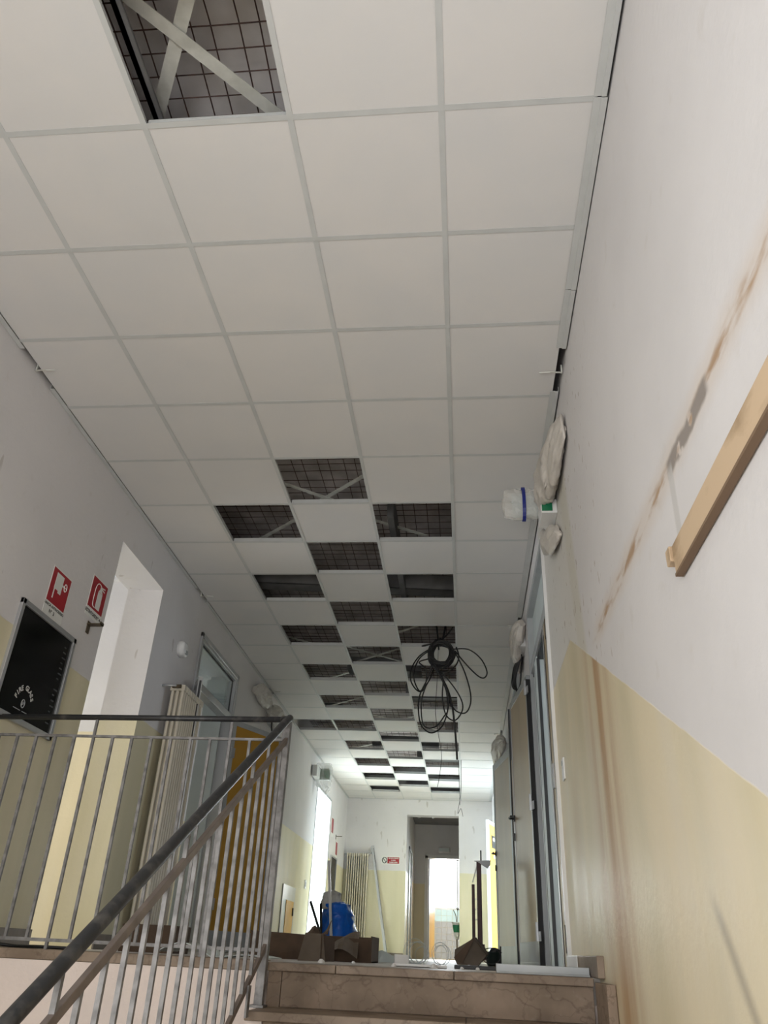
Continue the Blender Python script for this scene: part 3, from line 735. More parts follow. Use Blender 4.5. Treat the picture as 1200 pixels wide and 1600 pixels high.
MB().box(XL - .025, L1[0] + .07, 2.15, XL - .03, L1[1] - .07, 2.49).build('transom_glass', 'glass', d1)
lf, h, d, n, L = leaf_parts(d1, (XL + .03, 6.70), (-2.30, 6.42), F + .01, 2.06, 'greypaint', kick=False, stilem='alu', name='narrow_leaf')
MB().obox(h + d * (L + .004) + Vector((0, 0, 1.0)), d, n, (0, 0, 1), .01, .018, 2.05).build('dark_edge', 'darkgrey', lf)
MB().obox(h + d * (L + .012) + Vector((0, 0, 1.03)), d, n, (0, 0, 1), .012, .03, .30).build('lock_plate', 'alu', lf)
MB().obox(h + d * (L + .012) + Vector((0, 0, .2)), d, n, (0, 0, 1), .012, .02, .16).build('floor_bolt', 'black', lf)
lf, h, d, n, L = leaf_parts(d1, (XL + .03, 7.95), (-2.06, 8.70), F + .01, 2.09, 'mustard', name='yellow_leaf', stilem='greypaint')
MB().obox(h + d * .03 + Vector((0, 0, .35)) - n * .03, d, n, (0, 0, 1), .05, .02, .10).build('hinge', 'alu', lf)
MB().obox(h + d * .03 + Vector((0, 0, 1.75)) - n * .03, d, n, (0, 0, 1), .05, .02, .10).build('hinge', 'alu', lf)

# right-hand near doorway
d2 = thing('door_2', (XR, 5.5, F), 'grey framed doorway with transom on right wall at the head of the stairs', 'door', kind='structure')
mb = MB(); frame_x(mb, XR, -1, R1[0], R1[1], 2.62, .05, .018, .12)
mb.box(XR - .012, R1[0] + .05, 2.07, XR + .10, R1[1] - .05, 2.15)
mb.build('door_frame', 'greypaint', d2, bevel=.003)
MB().box(XR - .020, R1[0] - .012, F + .085, XR, R1[0] + .004, 2.632).box(XR - .020, R1[0] - .012, 2.618, XR, R1[1] + .012, 2.632).build('cover_strip', 'white', d2)
MB().box(XR + .03, R1[0] + .05, 2.15, XR + .05, R1[1] - .05, 2.57).build('transom_panel', 'palepanel', d2)
MB().box(XR + .005, R1[0] + .05, 2.045, XR + .10, R1[1] - .05, 2.07).build('gasket', 'darkgrey', d2)
fx_ = MB().box(XR - .004, R1[0] + .05, F + .03, XR + .035, R1[0] + .33, 2.065).build('fixed_leaf', 'beige', d2)
MB().box(XR - .010, R1[0] + .30, F + .01, XR + .04, R1[0] + .345, 2.068).build('meeting_stile', 'alu', fx_)
MB().box(XR - .008, R1[0] + .30, F + .01, XR - .002, R1[0] + .305, 2.0).build('gasket', 'darkgrey', fx_)
for zc in (.12, 1.98):
    MB().box(XR - .013, R1[0] + .12, zc - .07, XR - .003, R1[0] + .145, zc + .07).build('flush_bolt', 'rust', fx_)
MB().box(XR - .013, R1[0] + .20, .95, XR - .003, R1[0] + .24, 1.10).build('strike_plate', 'alu', fx_)
MB().box(XR - .002, 5.825, F, XR + .02, 5.84, 2.05).build('gasket', 'darkgrey', d2)
MB().box(XR - .004, 5.84, F, XR + .09, 6.08, 2.07).build('jamb_post', 'palepanel', d2, bevel=.003)
MB().box(XR - .006, 6.00, F, XR - .003, 6.012, 2.05).build('post_groove', 'darkgrey', d2)
MB().box(XR + .03, 6.08, F, XR + .05, R1[1] - .05, 2.07).build('rebate_gap_shade', 'darkgrey', d2)  # dark strip stands in for the shade inside the gap by the post
MB().box(XR + .12, R1[1] - .03, F, XR + .30, R1[1] - .001, 2.6).build('jamb_lining', 'palepanel', d2)
lf, h, d, n, L = leaf_parts(d2, (XR - .03, 6.34), (.450, 7.22), F + .01, 2.08, 'beige', name='open_leaf', stilem='alu', stile=.06)
handle(lf, h + d * (L - .05) + n * .02 + Vector((0, 0, 1.07)), n, -d)
MB().obox(h + d * (L - .02) + n * .021 + Vector((0, 0, .82)), d, n, (0, 0, 1), .026, .004, 1.5).build('edge_strip', 'cream', lf)
MB().obox(h + d * (L - .035) + n * .022 + Vector((0, 0, .92)), d, n, (0, 0, 1), .03, .005, .30).build('lock_plate', 'alu', lf)
MB().obox(h + d * (L + .008) + Vector((0, 0, 1.01)), d, n, (0, 0, 1), .014, .066, 2.06).build('dark_edge', 'darkgrey', lf)  # dark strip draws the gap line between the two open leaves
MB().obox(h - d * .012 + Vector((0, 0, 1.01)), d, n, (0, 0, 1), .018, .05, 2.06).build('hinge_gap_shade', 'black', lf)  # black strip paints the shaded gap along the hinge side
for zc in (.19, 1.07, 1.97):
    MB().tube([h + n * .03 + Vector((0, 0, zc - .06)), h + n * .03 + Vector((0, 0, zc + .06))], .014, 10).obox(h + n * .024 + d * .04 + Vector((0, 0, zc + .03)), d, n, (0, 0, 1), .07, .008, .06).obox(h + n * .024 - d * .04 + Vector((0, 0, zc - .03)), d, n, (0, 0, 1), .07, .008, .06).build('hinge', 'alu', lf)

# second right-hand doorway
d3 = thing('door_3', (XR, 8.33, F), 'second grey framed doorway on right wall with beige leaf swung open', 'door', kind='structure')
mb = MB(); frame_x(mb, XR, -1, R2[0], R2[1], 2.56, .05, .03, .12); mb.box(XR - .012, R2[0] + .05, 2.07, XR + .10, R2[1] - .05, 2.14)
mb.build('door_frame', 'greypaint', d3, bevel=.003)
MB().box(XR + .03, R2[0] + .05, 2.14, XR + .05, R2[1] - .05, 2.51).build('transom_panel', 'palepanel', d3)
MB().box(XR - .032, R2[0] + .04, F, XR - .020, R2[0] + .052, 2.1).build('gasket', 'darkgrey', d3)
lf, h, d, n, L = leaf_parts(d3, (XR - .04, 8.90), (.375, 9.85), F + .01, 2.08, 'beige', name='open_leaf', stilem='greypaint', stile=.08)
handle(lf, h + d * (L - .05) + n * .02 + Vector((0, 0, 1.07)), n, -d)
# far yellow door
d4 = thing('door_4', (XR, 14.1, F), 'far doorway on right wall with bright yellow leaf standing open', 'door', kind='structure')
mb = MB(); frame_x(mb, XR, -1, R3[0], R3[1], 2.2, .05, .015, .12); mb.build('door_frame', 'alu', d4, bevel=.003)
lf, h, d, n, L = leaf_parts(d4, (XR - .02, 14.68), (.385, 14.10), F + .01, 2.08, 'orange', name='yellow_leaf', stilem='white', kick=False)
MB().obox(h + d * (L * .42) + n * .022 + Vector((0, 0, 1.76)), d, n, (0, 0, 1), .24, .004, .20).build('black_notice', 'black', lf)
cc = h + d * (L * .42) + n * .024 + Vector((0, 0, 1.80))
MB().loft([[cc + d * .07 * math.cos(t) + Vector((0, 0, .03 * math.sin(t))) + n * e for t in [k * math.pi / 8 for k in range(16)]] for e in (0, .002)]).build('white_disc', 'white', lf)
cc = h + d * (L * .46) + n * .022 + Vector((0, 0, 1.52))
MB().loft([[cc + d * .07 * math.cos(t) + Vector((0, 0, .032 * math.sin(t))) + n * e for t in [k * math.pi / 8 for k in range(16)]] for e in (0, .03)]).build('round_knob', 'white', lf)
# washroom door in the lobby
d5 = thing('door_5', (-.43, LY, F), 'washroom doorway beyond the end opening with bright window behind it', 'door', kind='structure')
MB().box(-.94, LY - .02, F, -.86, LY + .13, 2.1).box(-.0, LY - .02, F, .08, LY + .13, 2.1).box(-.94, LY - .02, 2.04, .08, LY + .13, 2.12).build('door_frame', 'white', d5, bevel=.004)
lf, h, d, n, L = leaf_parts(d5, (-.85, LY + .10), (-.74, LY + .92), F + .01, 2.03, 'orange', name='ajar_leaf', stilem='alu', kick=False)
for zc in (1.03, 1.13):
    MB().obox(h + d * (L + .002) + Vector((0, 0, zc)), d, n, (0, 0, 1), .006, .026, .035).build('lock_plate', 'black', lf)
# frame on the left side of the lobby and lining of the end opening
struct(MB().box(-1.19, 17.9, F, -1.165, 17.98, 2.05).box(-1.19, 18.75, F, -1.165, 18.83, 2.05).box(-1.19, 17.9, 1.98, -1.165, 18.83, 2.05).build('trim_7', 'greypaint'))
struct(MB().box(XL + .006, L3[0] - .04, F, XL, L3[0], 2.45).box(XL + .006, L3[1], F, XL, L3[1] + .04, 2.45).box(XL + .006, L3[0], 2.42, XL, L3[1], 2.46).build('trim_8', 'greypaint'))

# ------------------------------------------------------------------ wrapped lights and wall fittings
def wrap(rings_spec, seed, amp, nn=26):
    """crumpled bag: rings given as (centre, axis_a, axis_b)"""
    rings = []
    for i, (c, a, b) in enumerate(rings_spec):
        c, a, b = Vector(c), Vector(a), Vector(b); ring = []
        for j in range(nn):
            t = 2 * math.pi * j / nn; p = c + a * math.cos(t) + b * math.sin(t)
            q = Vector((p.x * 13, p.y * 5, p.z * 13 + p.y * 6))
            k = (.5 - abs(noise.noise(q + Vector((seed, 0, 0)))) * 2.2) * amp + (.4 - abs(noise.noise(q * 2.1 + Vector((0, seed, 0)))) * 1.6) * amp * .5
            p = p + (p - c).normalized() * k
            ring.append(Vector((min(max(p.x, XL + .002), XR - .002), p.y, p.z)))
        rings.append(ring)
    return rings
def interp(spec, n):
    out = []
    for i in range(len(spec) - 1):
        for k in range(n):
            t = k / n; t = t * t * (3 - 2 * t)
            out.append(tuple(Vector(spec[i][q]).lerp(Vector(spec[i + 1][q]), t) for q in range(3)))
    out.append(tuple(Vector(v) for v in spec[-1])); return out
# near right: projecting exit sign and lamp both bagged
ex = thing('exit_sign', (XR, 4.3, 2.45), 'projecting exit sign bagged in clear plastic with blue tape over the right doorway', 'exit sign')
MB().box(.33, 4.27, 2.44, .545, 4.31, 2.60).build('sign_box', 'palepanel', ex, bevel=.006)
MB().box(.54, 4.24, 2.50, XR, 4.34, 2.56).build('arm', 'white', ex)
sp_ = interp([((.268, 4.29, 2.535), (0, .02, 0), (0, 0, .035)), ((.285, 4.29, 2.54), (0, .05, 0), (0, 0, .10)), ((.35, 4.29, 2.535), (0, .06, 0), (0, 0, .118)), ((.41, 4.29, 2.535), (0, .052, 0), (0, 0, .112)), ((.47, 4.29, 2.54), (0, .06, 0), (0, 0, .115)), ((.54, 4.29, 2.54), (0, .055, 0), (0, 0, .105)), ((.573, 4.29, 2.54), (0, .03, 0), (0, 0, .04))], 3)
MB().loft(wrap(sp_, 3, .014)).build('plastic_wrap', 'thinbag', ex)
MB().loft([[(.398 + e, 4.29 + .070 * math.cos(t), 2.535 + .126 * math.sin(t)) for t in [k * math.pi / 12 for k in range(24)]] for e in (0, .022)], caps=False).build('tape', 'tape', ex)
ex.location = ex.location + Vector((0, .13, .077))
el = thing('emergency_lamp', (XR, 3.95, 2.3), 'wall emergency lamp wrapped in white plastic with green face showing above right doorway', 'lamp')
sp_ = interp([((.555, 3.44, 2.52), (.012, 0, 0), (0, .02, .09)), ((.535, 3.58, 2.53), (.035, 0, 0), (0, .04, .14)), ((.52, 3.80, 2.52), (.05, 0, 0), (0, .05, .17)), ((.51, 4.02, 2.53), (.058, 0, 0), (0, .05, .165)), ((.52, 4.20, 2.52), (.05, 0, 0), (0, .04, .13)), ((.535, 4.30, 2.52), (.03, 0, 0), (0, .02, .08))], 7)
MB().loft(wrap(sp_, 8, .03, 40)).build('plastic_wrap', 'bag', el, smooth=True)
MB().box(.480, 4.05, 2.335, XR - .001, 4.24, 2.43).build('lamp_body', 'white', el, bevel=.004)
MB().box(.483, 4.044, 2.347, .545, 4.052, 2.428).build('green_face', 'green', el)
sp_ = interp([((.56, 3.95, 2.16), (.012, 0, 0), (0, .04, .05)), ((.545, 4.08, 2.20), (.026, 0, 0), (0, .06, .10)), ((.535, 4.28, 2.25), (.036, 0, 0), (0, .06, .11)), ((.535, 4.46, 2.35), (.036, 0, 0), (0, .05, .12)), ((.55, 4.55, 2.40), (.02, 0, 0), (0, .02, .07))], 4)
MB().loft(wrap(sp_, 12, .025, 40)).build('loose_wrap', 'bag', el, smooth=True)
# second bagged lamp, right
el2 = thing('emergency_lamp', (XR, 6.9, 2.35), 'bagged emergency lamp with black cable hanging beneath it, second along the right wall', 'lamp')
sp_ = interp([((.54, 6.62, 2.66), (.03, 0, 0), (0, .03, .04)), ((.515, 6.75, 2.64), (.055, 0, 0), (0, .05, .12)), ((.505, 6.98, 2.60), (.06, 0, 0), (0, .05, .15)), ((.52, 7.18, 2.54), (.05, 0, 0), (0, .05, .13)), ((.55, 7.3, 2.45), (.02, 0, 0), (0, .02, .05))], 4)
MB().loft(wrap(sp_, 21, .02)).build('plastic_wrap', 'bag', el2)
MB().box(.52, 6.78, 2.50, XR, 7.08, 2.62).build('lamp_body', 'white', el2)
mb = MB()
for k in range(4):
    mb.tube(smoothpath([(.55, 7.0, 2.5), (.52 - .012 * k, 7.02 + .02 * k, 2.40), (.49 - .01 * k, 7.08, 2.28 - .02 * k), (.51, 7.16, 2.18 + .01 * k), (.54, 7.18, 2.27), (.55, 7.12, 2.4), (.565, 7.05, 2.5)], 5), .008, 6)
mb.build('cable', 'black', el2, smooth=True)
# third bagged lamp, right
el3 = thing('emergency_lamp', (XR, 10.4, 2.3), 'grey-white bagged lamp above the second open beige door', 'lamp')
sp_ = interp([((.50, 9.75, 2.36), (.02, .01, 0), (0, .02, .03)), ((.47, 9.95, 2.38), (.06, 0, 0), (0, .05, .12)), ((.44, 10.2, 2.34), (.085, 0, 0), (0, .05, .15)), ((.46, 10.45, 2.28), (.07, 0, 0), (0, .06, .13)), ((.53, 10.65, 2.2), (.03, 0, 0), (0, .03, .08))], 4)
MB().loft(wrap(sp_, 31, .025)).build('plastic_wrap', 'bag', el3)
MB().box(.46, 10.0, 2.25, XR, 10.5, 2.39).build('lamp_body', 'white', el3)
sp_ = interp([((.53, 10.8, 2.15), (.035, 0, 0), (0, .05, .01)), ((.50, 10.8, 1.9), (.045, 0, 0), (0, .05, .01)), ((.52, 10.8, 1.65), (.04, 0, 0), (0, .04, .01)), ((.53, 10.8, 1.45), (.02, 0, 0), (0, .03, .01))], 4)
MB().loft(wrap(sp_, 36, .02)).build('hanging_wrap', 'whitefrost', el3, smooth=True)
# left wall bagged lamps
el4 = thing('emergency_lamp', (XL, 8.95, 2.5), 'small bagged lamp high on left wall just above the landing handrail corner', 'lamp')
sp_ = interp([((XL + .02, 8.65, 2.64), (.02, 0, 0), (0, .02, .05)), ((XL + .06, 8.78, 2.66), (.055, 0, 0), (0, .04, .10)), ((XL + .07, 9.0, 2.64), (.065, 0, 0), (0, .05, .12)), ((XL + .07, 9.15, 2.63), (.06, 0, 0), (0, .05, .10)), ((XL + .04, 9.27, 2.60), (.03, 0, 0), (0, .02, .05))], 4)
MB().loft(wrap(sp_, 41, .025)).build('plastic_wrap', 'midbag', el4)
MB().box(XL, 8.82, 2.60, XL + .09, 9.12, 2.72).build('lamp_body', 'white', el4)
for k in range(2): MB().box(XL + .088, 8.86 + .12 * k, 2.605, XL + .094, 8.90 + .12 * k, 2.715).build('dark_band', 'black', el4)
el5 = thing('wall_box', (XL, 9.6, 2.4), 'dark bagged fitting with black hook on left wall right behind the newel', 'fitting')
sp_ = interp([((XL + .05, 9.35, 2.60), (.03, 0, 0), (0, .02, .06)), ((XL + .08, 9.5, 2.58), (.075, 0, 0), (0, .05, .13)), ((XL + .09, 9.72, 2.56), (.08, 0, 0), (0, .06, .15)), ((XL + .08, 9.95, 2.55), (.06, 0, 0), (0, .05, .12)), ((XL + .03, 10.1, 2.55), (.02, 0, 0), (0, .02, .05))], 4)
MB().loft(wrap(sp_, 52, .02)).build('plastic_wrap', 'midbag', el5)
MB().box(XL, 9.5, 2.45, XL + .12, 9.85, 2.66).build('box_body', 'greypaint', el5)
MB().tube(smoothpath([(XL + .08, 9.42, 2.46), (XL + .09, 9.42, 2.36), (XL + .12, 9.45, 2.30), (XL + .16, 9.52, 2.33), (XL + .17, 9.56, 2.43)], 5), .010, 6).build('hook', 'black', el5, smooth=True)
el6 = thing('exit_sign', (XL, 13.1, 2.35), 'bagged green exit sign on left wall above the bright far opening', 'exit sign')
MB().box(XL + .02, 13.02, 2.46, XL + .26, 13.10, 2.64).build('sign_box', 'palepanel', el6, bevel=.006)
MB().box(XL + .02, 12.66, 2.45, XL + .10, 12.98, 2.62).build('lamp_body', 'white', el6, bevel=.005)
MB().box(XL + .035, 13.012, 2.48, XL + .12, 13.02, 2.62).box(XL + .15, 13.012, 2.48, XL + .24, 13.02, 2.62).build('green_face', 'green', el6)
sp_ = interp([((XL + .14, 13.05, 2.72), (.12, 0, 0), (0, .08, 0)), ((XL + .15, 13.05, 2.66), (.14, 0, 0), (0, .10, 0)), ((XL + .15, 13.05, 2.44), (.14, 0, 0), (0, .10, 0)), ((XL + .16, 13.05, 2.30), (.10, 0, 0), (0, .08, 0)), ((XL + .15, 13.05, 2.22), (.04, 0, 0), (0, .04, 0))], 4)
MB().loft(wrap(sp_, 61, .02)).build('plastic_wrap', 'thinbag', el6)

# small wall fittings
sw = thing('light_switch', (XR, 4.62, .92), 'white light switch plate on yellow right wall beside the doorway', 'switch')
MB().box(XR - .010, 4.585, .905, XR, 4.665, 1.025).build('plate', 'white', sw, bevel=.003)
MB().box(XR - .014, 4.61, .985, XR - .010, 4.64, 1.01).build('rocker', 'greypaint', sw)
sk = thing('socket', (XL, 12.95, .85), 'small white socket plate on left wall before the bright far opening', 'socket')
MB().box(XL, 12.9, .83, XL + .012, 13.02, .95).build('plate', 'white', sk, bevel=.003)
MB().box(XL + .012, 12.93, .86, XL + .015, 12.99, .92).build('outlet', 'greypaint', sk)
# low cupboard hatch on left wall
cb = thing('wall_cupboard', (XL, 11.75, .1), 'low grey framed cupboard with yellow door set into the left wall', 'cupboard')
MB().box(XL, 11.35, F, XL + .015, 11.40, .78).box(XL, 12.15, F, XL + .015, 12.2, .78).box(XL, 11.4, .60, XL + .015, 12.15, .78).build('frame', 'alu', cb)
dd = MB().box(XL, 11.62, F, XL + .02, 12.12, .60).build('door', 'orange', cb)
MB().box(XL + .02, 12.05, .42, XL + .035, 12.09, .52).build('handle', 'black', dd)
MB().box(XL, 11.4, F, XL + .012, 11.62, .6).build('side_panel', 'palepanel', cb)
# far left fire sign, bracket, cabinet
fs = thing('fire_hose_sign', (XL, 15.25, 1.9), 'small red sign seen edge-on past the bright far left opening', 'sign')
MB().box(XL, 15.1, 1.85, XL + .003, 15.35, 2.2).build('plate', 'signwhite', fs); MB().box(XL + .003, 15.12, 1.93, XL + .0045, 15.33, 2.18).build('red_field', 'red', fs)
fe = thing('fire_extinguisher_sign', (XL, 15.9, 1.6), 'small red sign under a dark wall bracket near the end wall corner', 'sign')
MB().box(XL, 15.75, 1.55, XL + .003, 16.0, 1.86).build('plate', 'signwhite', fe); MB().box(XL + .003, 15.77, 1.62, XL + .0045, 15.98, 1.84).build('red_field', 'red', fe)
tag(MB().box(XL, 15.7, 1.88, XL + .006, 15.74, 1.96).box(XL, 15.7, 1.93, XL + .12, 15.74, 1.937).build('wall_bracket', 'rust'), 'dark steel bracket on left wall near the far corner', 'bracket')
fc = thing('fire_hose_cabinet', (XL, 15.6, .9), 'dark glass fire hose cabinet on far left wall near the blue sack', 'cabinet')
MB().box(XL, 15.25, .92, XL + .02, 15.28, 1.56).box(XL, 15.92, .92, XL + .02, 15.95, 1.56).box(XL, 15.28, .92, XL + .02, 15.92, .95).box(XL, 15.28, 1.53, XL + .02, 15.92, 1.56).build('frame', 'alu', fc)
MB().box(XL, 15.28, .95, XL + .008, 15.92, 1.53).build('glass_pane', 'blackglass', fc)
# prohibition sign on end wall
ns = thing('prohibition_sign', (-1.50, YE, 1.62), 'small red and white prohibition sign on end wall beside the opening', 'sign')
MB().box(-1.685, YE - .003, 1.595, -1.315, YE, 1.755).build('plate', 'signwhite', ns)
MB().box(-1.565, YE - .005, 1.615, -1.325, YE - .003, 1.735).build('red_field', 'red', ns)
c = Vector((-1.625, YE - .005, 1.675))
MB().tube([c + Vector((.046 * math.cos(t), 0, .052 * math.sin(t))) for t in [k * math.pi / 12 for k in range(24)]], .007, 4, closed=True).bar(c + Vector((-.035, 0, .04)), c + Vector((.035, 0, -.04)), .012, .004, (1, 0, 1)).build('ring', 'ink', ns)
mb = MB()
for t_, zz in (('VIETATO FUMARE', 1.712), ('E USARE', 1.675), ('FIAMME LIBERE', 1.638)):
    text_mb(mb, t_, .026, (-1.445, YE - .0056, zz), (1, 0, 0), (0, 0, 1), (0, -1, 0), .0004)
mb.build('lettering', 'signwhite', ns)
# lobby emergency lamp
le = thing('emergency_lamp', (-.47, LY, 2.15), 'grey oblong emergency lamp over the washroom door', 'lamp')
MB().box(-.62, LY - .06, 2.17, -.34, LY, 2.29).build('housing', 'whitefrost', le, bevel=.02); MB().box(-.60, LY - .07, 2.19, -.36, LY - .058, 2.27).build('diffuser', 'palepanel', le, bevel=.01)
for k, (x, y) in enumerate(((-.98, 18.5), (-.66, 18.5))):
    o = tag(MB().obox((x, y, 2.755), (1, .3, .5), (-.3, 1, 0), (-.5, 0, 1), .14, .06, .05).build('hanging_spotlight', 'white', bevel=.01), ['white plastic lamp body tilted at the lobby ceiling edge above the left door frame', 'white plastic lamp body at the lobby ceiling edge over the washroom door'][k], 'lamp')

# wooden board on the right wall
wd = thing('wooden_board', (XR, .9, .88), 'raw wooden wall rail board fixed to the white right wall above the stairs', 'board')
MB().box(XR - .022, -.6, .885, XR, 1.865, .968).build('board', 'wood', wd, bevel=.003)
MB().box(XR - .0235, -.6, .880, XR - .004, 1.866, .888).build('lower_edge', 'wooddark', wd)  # darker strip along the lower edge of the board
MB().box(XR - .030, 1.866, .925, XR, 1.905, .970).build('end_block', 'wood', wd, bevel=.003)
for yy, zz, ly, lz in ():
    mb = MB(); mb.loft([[(XR - .0222 - e, yy + ly * math.cos(t) * (1 + .3 * math.sin(3 * t)), zz + lz * math.sin(t)) for t in [k * math.pi / 7 for k in range(14)]] for e in (0, .0008)])
    mb.build('glue_patch', 'wooddark', wd)

# ties poking out of the wall gaps
ties = [((XL + .01, 3.24, H - .012), (XL + .125, 3.235, H - .012), 'left wall over the hose cabinet'), ((XR - .01, 3.385, H - .012), (XR - .135, 3.375, H - .012), 'right wall near the bagged lamp'),
        ((XL + .01, 6.46, H - .012), (XL + .13, 6.455, H - .012), 'left wall above the radiator'), ((XR - .01, 7.16, H - .012), (XR - .13, 7.155, H - .012), 'right wall above the second bagged lamp'),
        ((XL + .01, 9.45, H - .012), (XL + .14, 9.445, H - .012), 'left wall behind the newel'), ((XR - .01, 11.38, H - .012), (XR - .13, 11.38, H - .012), 'right wall beyond the open beige doors')]
for a, b, w in ties:
    a, b = Vector(a), Vector(b)
    mb = MB().bar(a, a.lerp(b, .55), .010, .002, (0, 1, 0)).bar(a.lerp(b, .5), b + Vector((0, .003, -.004)), .008, .002, (0, 0, 1)).box(a.x - .004, a.y - .006, a.z - .003, a.x + .004, a.y + .006, a.z + .05)
    tag(mb.build('ceiling_tie', 'strap'), 'bent metal tie at the ceiling edge on ' + w, 'metal tie')

# ------------------------------------------------------------------ hanging cable coil
cc_ = thing('cable_coil', (-.2, 7.45, 1.8), 'coil of black cable with drooping loops hanging from an open ceiling bay', 'cable')
KX, KZ = None, None
def cpx(u, v, y=7.45):
    """loop sketch coordinates (0..1000 wide, downwards) to metres in the hanging plane"""
    x = -.515 + (u - 125) * (.760 / 630); z = 2.845 - (v - 200) * (.995 / 800)
    return (x, y, z)
def loop(pts, y=7.45, sway=.05, r=.0068):
    P = []
    for i, (u, v) in enumerate(pts):
        q = Vector(cpx(u, v, y)); q.y += sway * math.sin(i * 1.3 + pts[0][0]); P.append(q)
    MB().tube(smoothpath(P, 5), r, 7).build('cable_loop', 'black', cc_, smooth=True)
loop([(480, 300), (600, 320), (700, 400), (750, 490), (735, 530), (690, 535), (620, 490), (540, 400), (490, 320)])
loop([(490, 340), (560, 470), (605, 620), (615, 740), (590, 820), (550, 832), (490, 800), (440, 740)])
loop([(370, 500), (480, 620), (540, 720), (548, 800), (520, 870), (480, 895), (430, 860), (400, 800), (385, 700), (390, 580), (350, 480)])
loop([(300, 480), (265, 560), (200, 680), (190, 800), (215, 930), (270, 990), (320, 985), (380, 930), (420, 840), (435, 750), (420, 640), (360, 500)])
loop([(310, 470), (285, 560), (245, 650), (215, 760), (225, 900), (270, 945), (340, 940), (400, 870), (430, 800), (410, 620), (350, 480)])
loop([(290, 290), (190, 360), (130, 480), (125, 580), (160, 640), (205, 655), (240, 620), (255, 540), (240, 480), (190, 420), (270, 380)])
loop([(290, 300), (200, 370), (160, 470), (150, 560), (170, 620), (200, 650), (235, 610), (280, 520), (300, 420)])
loop([(320, 460), (370, 530), (430, 650), (465, 780), (480, 900), (490, 1000), (502, 1185)], sway=.01, r=.010)
loop([(300, 440), (380, 560), (430, 680), (460, 780)], sway=.02, r=.011)
loop([(470, 120), (430, 160), (350, 215), (220, 260), (230, 280), (300, 260)], y=7.5, r=.008)
loop([(500, 300), (520, 380), (500, 440), (440, 480), (360, 490)], r=.0075)
rnd = random.Random(3)
for k in range(24):
    ru, rv = 92 + rnd.uniform(-18, 26), 92 + rnd.uniform(-18, 24); du, dv = rnd.uniform(-16, 6), rnd.uniform(-10, 8)
    P = []
    for j in range(26):
        t = 2 * math.pi * j / 26; q = Vector(cpx(382 + du + ru * math.cos(t), 350 + dv + rv * math.sin(t), 7.45 + rnd.uniform(-.006, .006) + .03 * math.sin(t + k))); P.append(q)
    MB().tube(P, .0075, 6, closed=True).build('coil_turn', 'black', cc_, smooth=True)
for k in range(9):
    loop([(330 + 6 * k, 232 - 2 * k), (290 + 5 * k, 290), (268 + 5 * k, 350), (275 + 6 * k, 420), (320 + 4 * k, 470 + 2 * k), (350 + 3 * k, 500)], y=7.43 + .012 * (k % 3), sway=.01, r=.0075)
MB().tube(smoothpath([(-.16, 7.5, 3.17), (-.17, 7.49, 3.0), (-.19, 7.46, 2.86), (-.21, 7.45, 2.74)], 6), .011, 7).tube(smoothpath([(-.30, 7.55, 3.17), (-.27, 7.52, 3.0), (-.25, 7.46, 2.84), (-.24, 7.45, 2.7)], 6), .009, 7).build('hanging_tail', 'black', cc_, smooth=True)
tag(MB().tube(smoothpath([(-.26, 7.9, 2.86), (-.27, 7.9, 2.5), (-.285, 7.9, 2.2), (-.25, 7.9, 1.95), (-.22, 7.9, 1.75), (-.24, 7.9, 1.55), (-.26, 7.9, 1.45)], 5), .0028, 5).build('thin_wire', 'black', smooth=True), 'single thin dark wire dangling left of the black cable coil', 'wire')
w2 = MB().tube(smoothpath([(-.075, 13.2, 3.1), (-.08, 13.2, 2.7), (-.07, 13.2, 2.3), (-.065, 13.2, 2.15)], 5), .004, 5).tube(smoothpath([(-.04, 13.2, 3.1), (-.045, 13.2, 2.7), (-.05, 13.22, 2.35), (-.09, 13.22, 2.12), (-.1, 13.2, 2.02), (-.05, 13.2, 2.1), (-.02, 13.2, 1.98)], 5), .004, 5)
tag(w2.build('thin_wire', 'black', smooth=True), 'pair of thin dark wires hanging down in front of the end opening', 'wire')

# ------------------------------------------------------------------ things on the upper floor
# torn cardboard trough
bx = thing('cardboard_box', (-1.05, 5.6, F), 'long flattened brown cardboard box lying at the top of the stairs', 'box')
MB().box(-1.36, 5.9, F, -.58, 5.91, F + .145).build('back_wall', 'card', bx); MB().box(-1.36, 5.5, F, -.58, 5.9, F + .008).build('bottom', 'card', bx)
MB().hexa([(-1.36, 5.50, F), (-.58, 5.46, F), (-.58, 5.468, F), (-1.36, 5.508, F), (-1.36, 5.47, F + .15), (-.58, 5.42, F + .125), (-.58, 5.428, F + .125), (-1.36, 5.478, F + .15)]).build('front_wall', 'card', bx)
MB().box(-.588, 5.46, F, -.58, 5.9, F + .145).build('side_wall', 'card', bx); MB().box(-1.36, 5.5, F, -1.352, 5.9, F + .145).build('side_wall', 'card', bx)
fl = MB().sheet(lambda u, v: (-.90 + .24 * u, 5.45 - .07 * v + .02 * math.sin(9 * u), F + .14 - .10 * v - .03 * math.sin(5 * u + 2 * v)), 8, 4)
fl.build('torn_flap', 'cardlight', bx, solid=.004)
